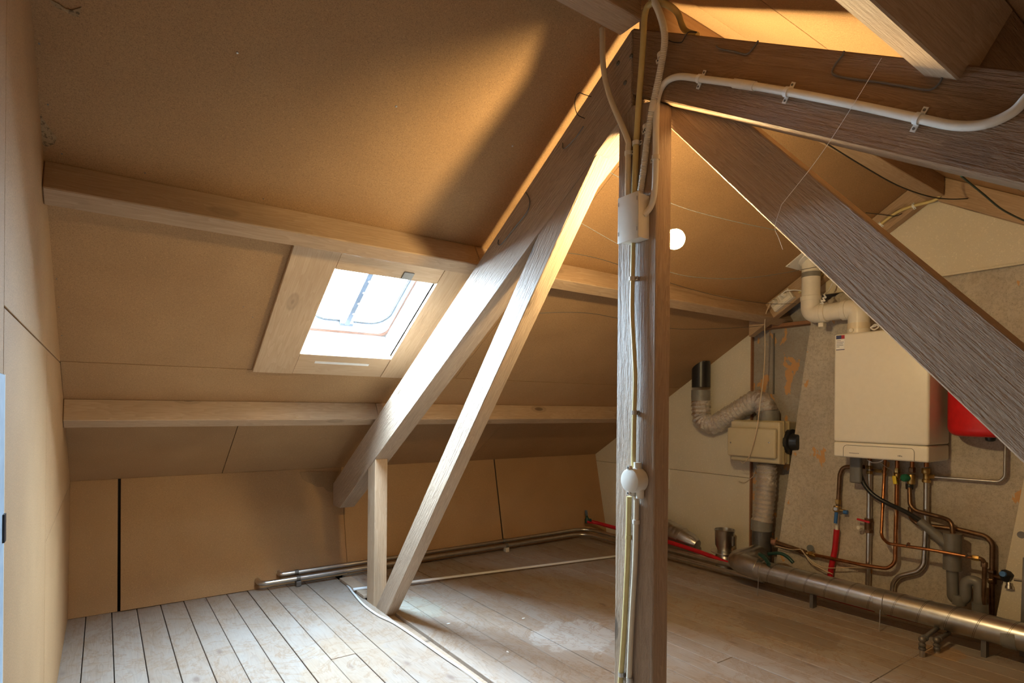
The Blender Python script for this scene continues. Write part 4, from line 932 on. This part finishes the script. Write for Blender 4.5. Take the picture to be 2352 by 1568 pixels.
# ---- leaning white board at the right with a round hole, dark post edge
wbp = [PX(2336, 1180, 3.66), PX(2288, 1420, 3.66)]
sl2 = (wbp[0].y-wbp[1].y)/(wbp[0].z-wbp[1].z)
ybo = wbp[1].y-sl2*wbp[1].z; yto = ybo+sl2*1.0
lean = prism('leaning_board', [(ybo, 0.001), (yto, 1.0), (yto-0.26, 1.0), (ybo-0.26, 0.001)], 'x', 3.655, 3.675, 'white_board', label='white board leaning at the far right beside the drain', cat='board', bevel=0.0015)
hc = PX(2346, 1228, 3.6545); lathe('hole', hc, (-1, 0, 0), [(0, 0.017), (0.0005, 0.017)], 'iron', lean, sides=20)
prism('dark_plank', [(PX(2342, 1420, 3.55).y, 0.001), (PX(2349, 1280, 3.55).y, PX(2349, 1280, 3.55).z), (PX(2349, 1280, 3.55).y-0.10, PX(2349, 1280, 3.55).z), (PX(2342, 1420, 3.55).y-0.10, 0.001)], 'x', 3.55, 3.57, 'iron', bevel=0.001, label='dark narrow plank at the right frame edge behind the duct', cat='board')

# ---- fan unit with foil ducts
UX = 3.62
ua, ub = PX(1678, 966, UX), PX(1790, 1066, UX)
fu = empty('fan_unit', ((UX+BX)/2, (ua.y+ub.y)/2, ub.z), 'beige ventilation fan box on the pale board between two foil ducts', 'fan unit')
box('body', (UX, ub.y, ub.z), (BX-0.001, ua.y, ua.z), 'beige_plastic', fu, bevel=0.012, seg=3)
ca, cb = PX(1671, 981, UX-0.03), PX(1781, 1054, UX-0.03)
cv = box('cover', (UX-0.035, cb.y, cb.z), (UX-0.0005, ca.y, ca.z), 'beige_plastic', fu, bevel=0.012, seg=3)
for x in (1678, 1766): lathe('screw', PX(x, 1016, UX-0.036), (-1, 0, 0), [(0, 0.006), (0.002, 0.006), (0.003, 0.004)], 'steel', cv, sides=12)
box('rib', (UX+0.04, ub.y-0.006, ub.z-0.004), (UX+0.06, ua.y+0.004, ua.z+0.006), 'beige_side', fu, bevel=0.003); box('rib', (UX+0.10, ub.y-0.008, ub.z-0.004), (UX+0.12, ua.y+0.004, ua.z+0.006), 'beige_side', fu, bevel=0.003)
mt = PX(1808, 1014, UX+0.12)
lathe('motor', V((UX+0.12, ub.y+0.002, mt.z)), (0, -1, 0), [(0, 0.085), (0.025, 0.085), (0.028, 0.06), (0.075, 0.055), (0.08, 0.045)], 'black_plastic', fu, sides=20)
def flex(name, path, r, label, parent=None, amp=0.0055, step=0.0155, mat='foil'):
    path = resample(path, step)
    rr = [r+(amp if i % 2 else -amp)+random.uniform(-0.002, 0.002) for i in range(len(path)+2)]
    o = tube(name, path, lambda i, s: rr[i], mat, parent, sides=30)
    for v in o.data.vertices:
        v.co += V((random.uniform(-1, 1), random.uniform(-1, 1), random.uniform(-1, 1)))*0.0026
    o.data.polygons.foreach_set('use_smooth', [False]*len(o.data.polygons))
    return o
DXX = 3.755
bp0 = PX(1610, 880, DXX); bt = V((DXX, bp0.y, (D_FAR-SN*bp0.y)/CS+0.03))
bpipe = empty('black_pipe', bp0, 'black pipe stub coming through the sloping ceiling above the foil duct', 'pipe')
tube('tube', [bt, bp0+V((0, 0, -0.03))], 0.068, 'black_plastic', bpipe, sides=26)
lathe('tape_band', PX(1609, 921, DXX), (0, 0, 1), [(0, 0.0685), (0.03, 0.070), (0.085, 0.0695)], 'grey_tape', bpipe, sides=26)
fd1 = empty('foil_duct', PX(1765, 950, DXX), 'crinkled foil duct from the black pipe over to the fan unit', 'duct')
flex('hose', fillet([PX(1609, 918, DXX), PX(1611, 968, DXX), PX(1640, 976, DXX), PX(1748, 910, DXX), PX(1763, 950, DXX)], [0.09, 0.10, 0.07], 8), 0.068, '', fd1)
lathe('tape_band', PX(1764, 968, DXX), (0, 0, 1), [(0, 0.072), (0.075, 0.073), (0.078, 0.069)], 'grey_tape', fd1, sides=26)
fd2 = empty('foil_duct', PX(1750, 1200, DXX-0.04), 'upright crinkled foil duct below the fan unit', 'duct')
flex('hose', spline([PX(1762, 1066, DXX-0.01), PX(1760, 1110, DXX-0.02), PX(1755, 1160, DXX-0.03), PX(1750, 1200, DXX-0.04)], 8), 0.064, '', fd2)
lathe('tape_band', PX(1749, 1218, DXX-0.04), (0, 0, 1), [(0, 0.065), (0.004, 0.069), (0.075, 0.069), (0.078, 0.066)], 'grey_tape', fd2, sides=26)
# ---- tee, elbow and spiral duct along the gable
SX, SZ = 3.40, 0.135
tx = DXX-0.04
tb = PX(1750, 1222, tx); 
duct = empty('spiral_duct', (SX, 1.2, SZ-0.062), 'long galvanised spiral duct lying in front of the gable wall', 'duct')
tee = empty('duct_tee', (tx, tb.y, 0.001), 'grey metal duct tee under the upright foil duct', 'duct fitting')
tube('upright', [V((tx, tb.y, 0.002)), V((tx, tb.y, tb.z+0.02))], 0.063, 'seam_dark', tee, sides=26)
zt = 0.165
es = V((SX, tb.y-0.005, zt))
lathe('branch', V((tx-0.03, tb.y, zt+0.012)), es+V((0.10, 0, 0))-V((tx-0.03, tb.y, zt+0.012)), [(0, 0.062), (0.28, 0.062)], 'galv', tee, sides=26)
dend = V((SX, -0.9, SZ))
def seg_el(i, s): return 0.0655+(0.003 if (i % 3 == 0) else 0)
elp = fillet([es+V((0.13, 0, 0.002)), es, V((SX, tb.y-0.17, SZ+0.012))], 0.09, 14)
tube('elbow', elp, lambda i, s: 0.0655+(0.0032 if i % 3 == 0 else 0), 'galv', duct, sides=26)
dstart = V((SX, tb.y-0.15, SZ+0.01))
tube('tube', [dstart, dend], 0.0625, 'galv', duct, sides=36)
# spiral lock seam
ax = (dend-dstart).normalized(); L = (dend-dstart).length; uu = ax.cross(V((0, 0, 1))).normalized(); vv_ = uu.cross(ax)
pitch = 0.115
for off in (0, 0.006):
    pth = [dstart+ax*(off+pitch*a/24)+(uu*math.cos(2*math.pi*a/24)+vv_*math.sin(2*math.pi*a/24))*0.0628 for a in range(int(24*(L-0.1)/pitch))]
    tube('lock_seam', pth, 0.0009, 'seam_dark', duct, sides=5)
def yat(px): return PX(px, 1350, SX).y
lathe('coupling_band', V((SX, yat(1752), SZ+0.009)), (0, -1, 0), [(0, 0.0635), (0.004, 0.067), (0.010, 0.067), (0.014, 0.0635)], 'galv', duct, sides=30)
lathe('coupling_band', V((SX, yat(2016), SZ+0.005)), (0, -1, 0), [(0, 0.063), (0.003, 0.0665), (0.045, 0.0665), (0.048, 0.063)], 'galv', duct, sides=30)
lathe('tape_band', V((SX, yat(2308), SZ+0.002)), (0, -1, 0), [(0, 0.0634), (0.05, 0.0638), (0.052, 0.063)], 'grey_tape', duct, sides=30)
for px_ in (1752, 2030):
    y_ = yat(px_); tube('hanger_rod', [V((SX-0.064, y_-0.01, SZ-0.02)), V((SX-0.075, y_-0.01, 0.001))], 0.0022, 'steel', duct, sides=6)
for px_ in (1866, 2262):
    y_ = yat(px_); box('duct_foot', (SX-0.012, y_-0.010, 0.001), (SX+0.03, y_+0.010, SZ-0.055), 'iron', duct)
# ---- metal roof cowl left on the floor, loose foil duct
mc = PX(1664, 1290, 3.69); mc.z = 0.001
cw = empty('metal_cowl', mc, 'stainless chimney cowl standing on the floor left of the duct elbow', 'cowl')
lathe('cup', mc, (0, 0, 1), [(0, 0.062), (0.10, 0.062), (0.112, 0.052), (0.15, 0.052), (0.175, 0.066), (0.275, 0.069), (0.285, 0.073), (0.29, 0.067), (0.25, 0.062)], 'steel', cw, sides=28)
lathe('flange', mc+V((0, 0, 0.115)), (0, 0, 1), [(0, 0.052), (0.008, 0.095), (0.012, 0.095), (0.026, 0.056)], 'steel', cw, sides=28)
box('lug', (mc.x-0.01, mc.y-0.078, mc.z+0.18), (mc.x+0.01, mc.y-0.062, mc.z+0.25), 'steel', cw, bevel=0.002)
ld0 = V((3.70, PX(1500, 1205, 3.70).y, 0.235)); ld1 = V((3.70, PX(1592, 1240, 3.70).y, 0.135))
ldk = empty('loose_duct', ld1, 'loose metal duct lying on the floor behind the post, white sticker on its end', 'duct')
rp_ = resample([ld0, ld0+(ld1-ld0)*0.75], 0.012); tube('tube', rp_, lambda i, s: 0.075+(0.003 if i % 3 == 0 else 0), 'galv', ldk, sides=26)
tube('end_cone', [ld0+(ld1-ld0)*0.72, ld0+(ld1-ld0)*1.0, ld0+(ld1-ld0)*1.1], lambda i, s: (0.073, 0.062, 0.040)[i], 'galv', ldk, sides=26)
sp = PX(1589, 1236, 3.632); dl = (ld1-ld0).normalized()
obox('sticker', sp, dl, V((-0.7, 0, 0.7)), dl.cross(V((-0.7, 0, 0.7))), (-0.022, -0.018, -0.001), (0.022, 0.018, 0.001), 'paper', ldk)
# ---- red water pipe along the floor, valve end
rpth = spline([V((3.55, 3.835, 0.145)), V((3.62, 3.80, 0.135)), V((3.66, 3.65, 0.12)), V((3.66, 3.2, 0.11)), PX(1545, 1247, 3.60), PX(1620, 1272, 3.60), PX(1680, 1296, 3.58), V((3.56, 1.9, 0.045)), V((3.56, 1.3, 0.04)), V((3.58, 0.95, 0.05)), V((3.60, 0.6, 0.05))], 8)
tube('red_pipe', rpth, 0.0165, 'red_plastic', label='red plastic water pipe running low along the gable behind the ducts', cat='pipe')
vk = PX(1372, 1206, 3.56)
vkr = empty('pipe_tap', vk, 'small dark blue tap in the far corner at the red pipe end', 'valve')
lathe('body', V((3.56, 3.84, 0.13)), (0, 0, 1), [(0, 0.02), (0.03, 0.022), (0.05, 0.014)], 'green_hose', vkr); lathe('stem', V((3.56, 3.84, 0.17)), (-0.1, 0.1, 1), [(0, 0.01), (0.04, 0.01)], 'green_hose', vkr)
obox('lever', V((3.555, 3.845, 0.215)), (0, 0.2, 1), (-1, 0, 0), V((0, 0.2, 1)).cross(V((-1, 0, 0))), (-0.02, -0.008, -0.012), (0.03, 0.008, 0.012), 'blue_paint', vkr, bevel=0.004, seg=2); lathe('outlet', V((3.56, 3.84, 0.155)), (0.6, -1, 0.1), [(0, 0.012), (0.04, 0.014)], 'green_hose', vkr)
# green hoses poking up behind the duct, beige wire bundle
tube('green_hose', spline([V((3.62, yat(1720), 0.17)), PX(1745, 1272, 3.42), PX(1758, 1283, 3.37), PX(1766, 1296, 3.34)], 8), 0.012, 'green_hose', label='short dark green hose with a brass end over the duct', cat='hose')
tube('hose_end', [PX(1764, 1293, 3.338), PX(1772, 1304, 3.328)], 0.0105, 'brass', label='brass coupling at the end of the green hose', cat='fitting') if False else None
tube('green_hose', spline(path_x([(1765, 1272), (1790, 1270), (1808, 1278), (1822, 1292)], 3.55), 8), 0.011, 'green_hose', label='dark green hose arching behind the spiral duct', cat='hose')
for lab, pts in (('beige wire hanging from the gas pipe, left strand', [(1783, 1254), (1820, 1262), (1840, 1262), (1852, 1278), (1870, 1295), (1890, 1308), (1905, 1316)]), ('beige wire hanging from the gas pipe, right strand', [(1838, 1260), (1858, 1282), (1880, 1298), (1905, 1304), (1960, 1303), (2000, 1305), (2036, 1303)]), ('beige wire hanging from the gas pipe, middle strand', [(1842, 1262), (1862, 1292), (1885, 1305), (1900, 1312), (1912, 1318)])):
    tube('bundle_wire', spline(path_x(pts, WXP-0.02), 6), 0.0026, 'cord_beige', label=lab, cat='wire', sides=6)
# ---- two pipes dropping through the floor in front of the duct
def stub(pts, label, hx, hy):
    path = fillet(pts, 0.012, 5); root = empty('floor_pipe', path[-1], label, 'pipe'); tube('tube', path, 0.0105, 'iron', root, sides=12)
    for p_, a_ in ((pts[1]+V((0.022, 0, 0)), (1, 0, 0)), (pts[1]-V((0, 0, 0.018)), (0, 0, -1)), (pts[1]-V((0, 0, 0.036)), (0, 0, -1))):
        lathe('fitting', p_, a_, [(0, 0.0145), (0.004, 0.0155), (0.011, 0.0155), (0.014, 0.0135)], 'iron', root, sides=14)
    blob('elbow', pts[1], 0.0165, 'iron', root)
    tube('lower_tube', [V((pts[1].x, pts[1].y, 0.035)), V((pts[1].x, pts[1].y, -0.03))], 0.0115, 'steel', root)
    return root
s1p = PZ(2118, 1508, 0.0); s2p = PZ(2146, 1502, 0.0)
stub([V((SX+0.02, s1p.y+0.015, 0.085)), V((s1p.x, s1p.y, 0.082)), V((s1p.x, s1p.y, 0.02))], 'grey pipe with elbow dropping through the floor, left of the pair', 0, 0)
stub([V((SX+0.02, s2p.y+0.0, 0.062)), V((s2p.x+0.03, s2p.y, 0.060)), V((s2p.x+0.03, s2p.y, 0.015))], 'grey pipe with elbow dropping through the floor, right of the pair', 0, 0)
# white strip behind the post
wsp = PX(1536, 1100, BX-0.008)
box('cable_trunking', (BX-0.015, wsp.y-0.008, PX(1536, 1122, BX).z), (BX-0.0005, wsp.y+0.03, PX(1536, 1076, BX).z), 'white_paint', bevel=0.002, label='small white plate on the pale gable board just right of the post', cat='plate')

# ---- alike things share a group
GROUPS = {'conduit': 'electrical conduits', 'wire': 'wires in the attic', 'copper_pipe': 'copper pipes under the boiler', 'steel_pipe': 'steel pipes under the boiler', 'power_cord': 'power cords at the gable',
          'foil_duct': 'foil ducts at the fan unit', 'paint_flake': 'paint flakes on the floor', 'heating_pipe': 'heating pipes along the knee wall', 'rafter': 'truss timbers', 'strut': 'truss timbers', 'stud': 'truss timbers',
          'gable_rafter': 'gable rafters', 'ridge_beam': 'ridge beams', 'junction_box': 'junction boxes on the post', 'floor_pipe': 'pipes through the floor', 'green_hose': 'green hoses', 'bundle_wire': 'wires hanging from the gas pipe',
          'sensor_cable': 'cables under the boiler', 'curled_cord': 'white cords at the flue'}
for o in scene.objects:
    b_ = o.name.split('.')[0]
    if o.parent is None and b_ in GROUPS and 'label' in o: o['group'] = GROUPS[b_]
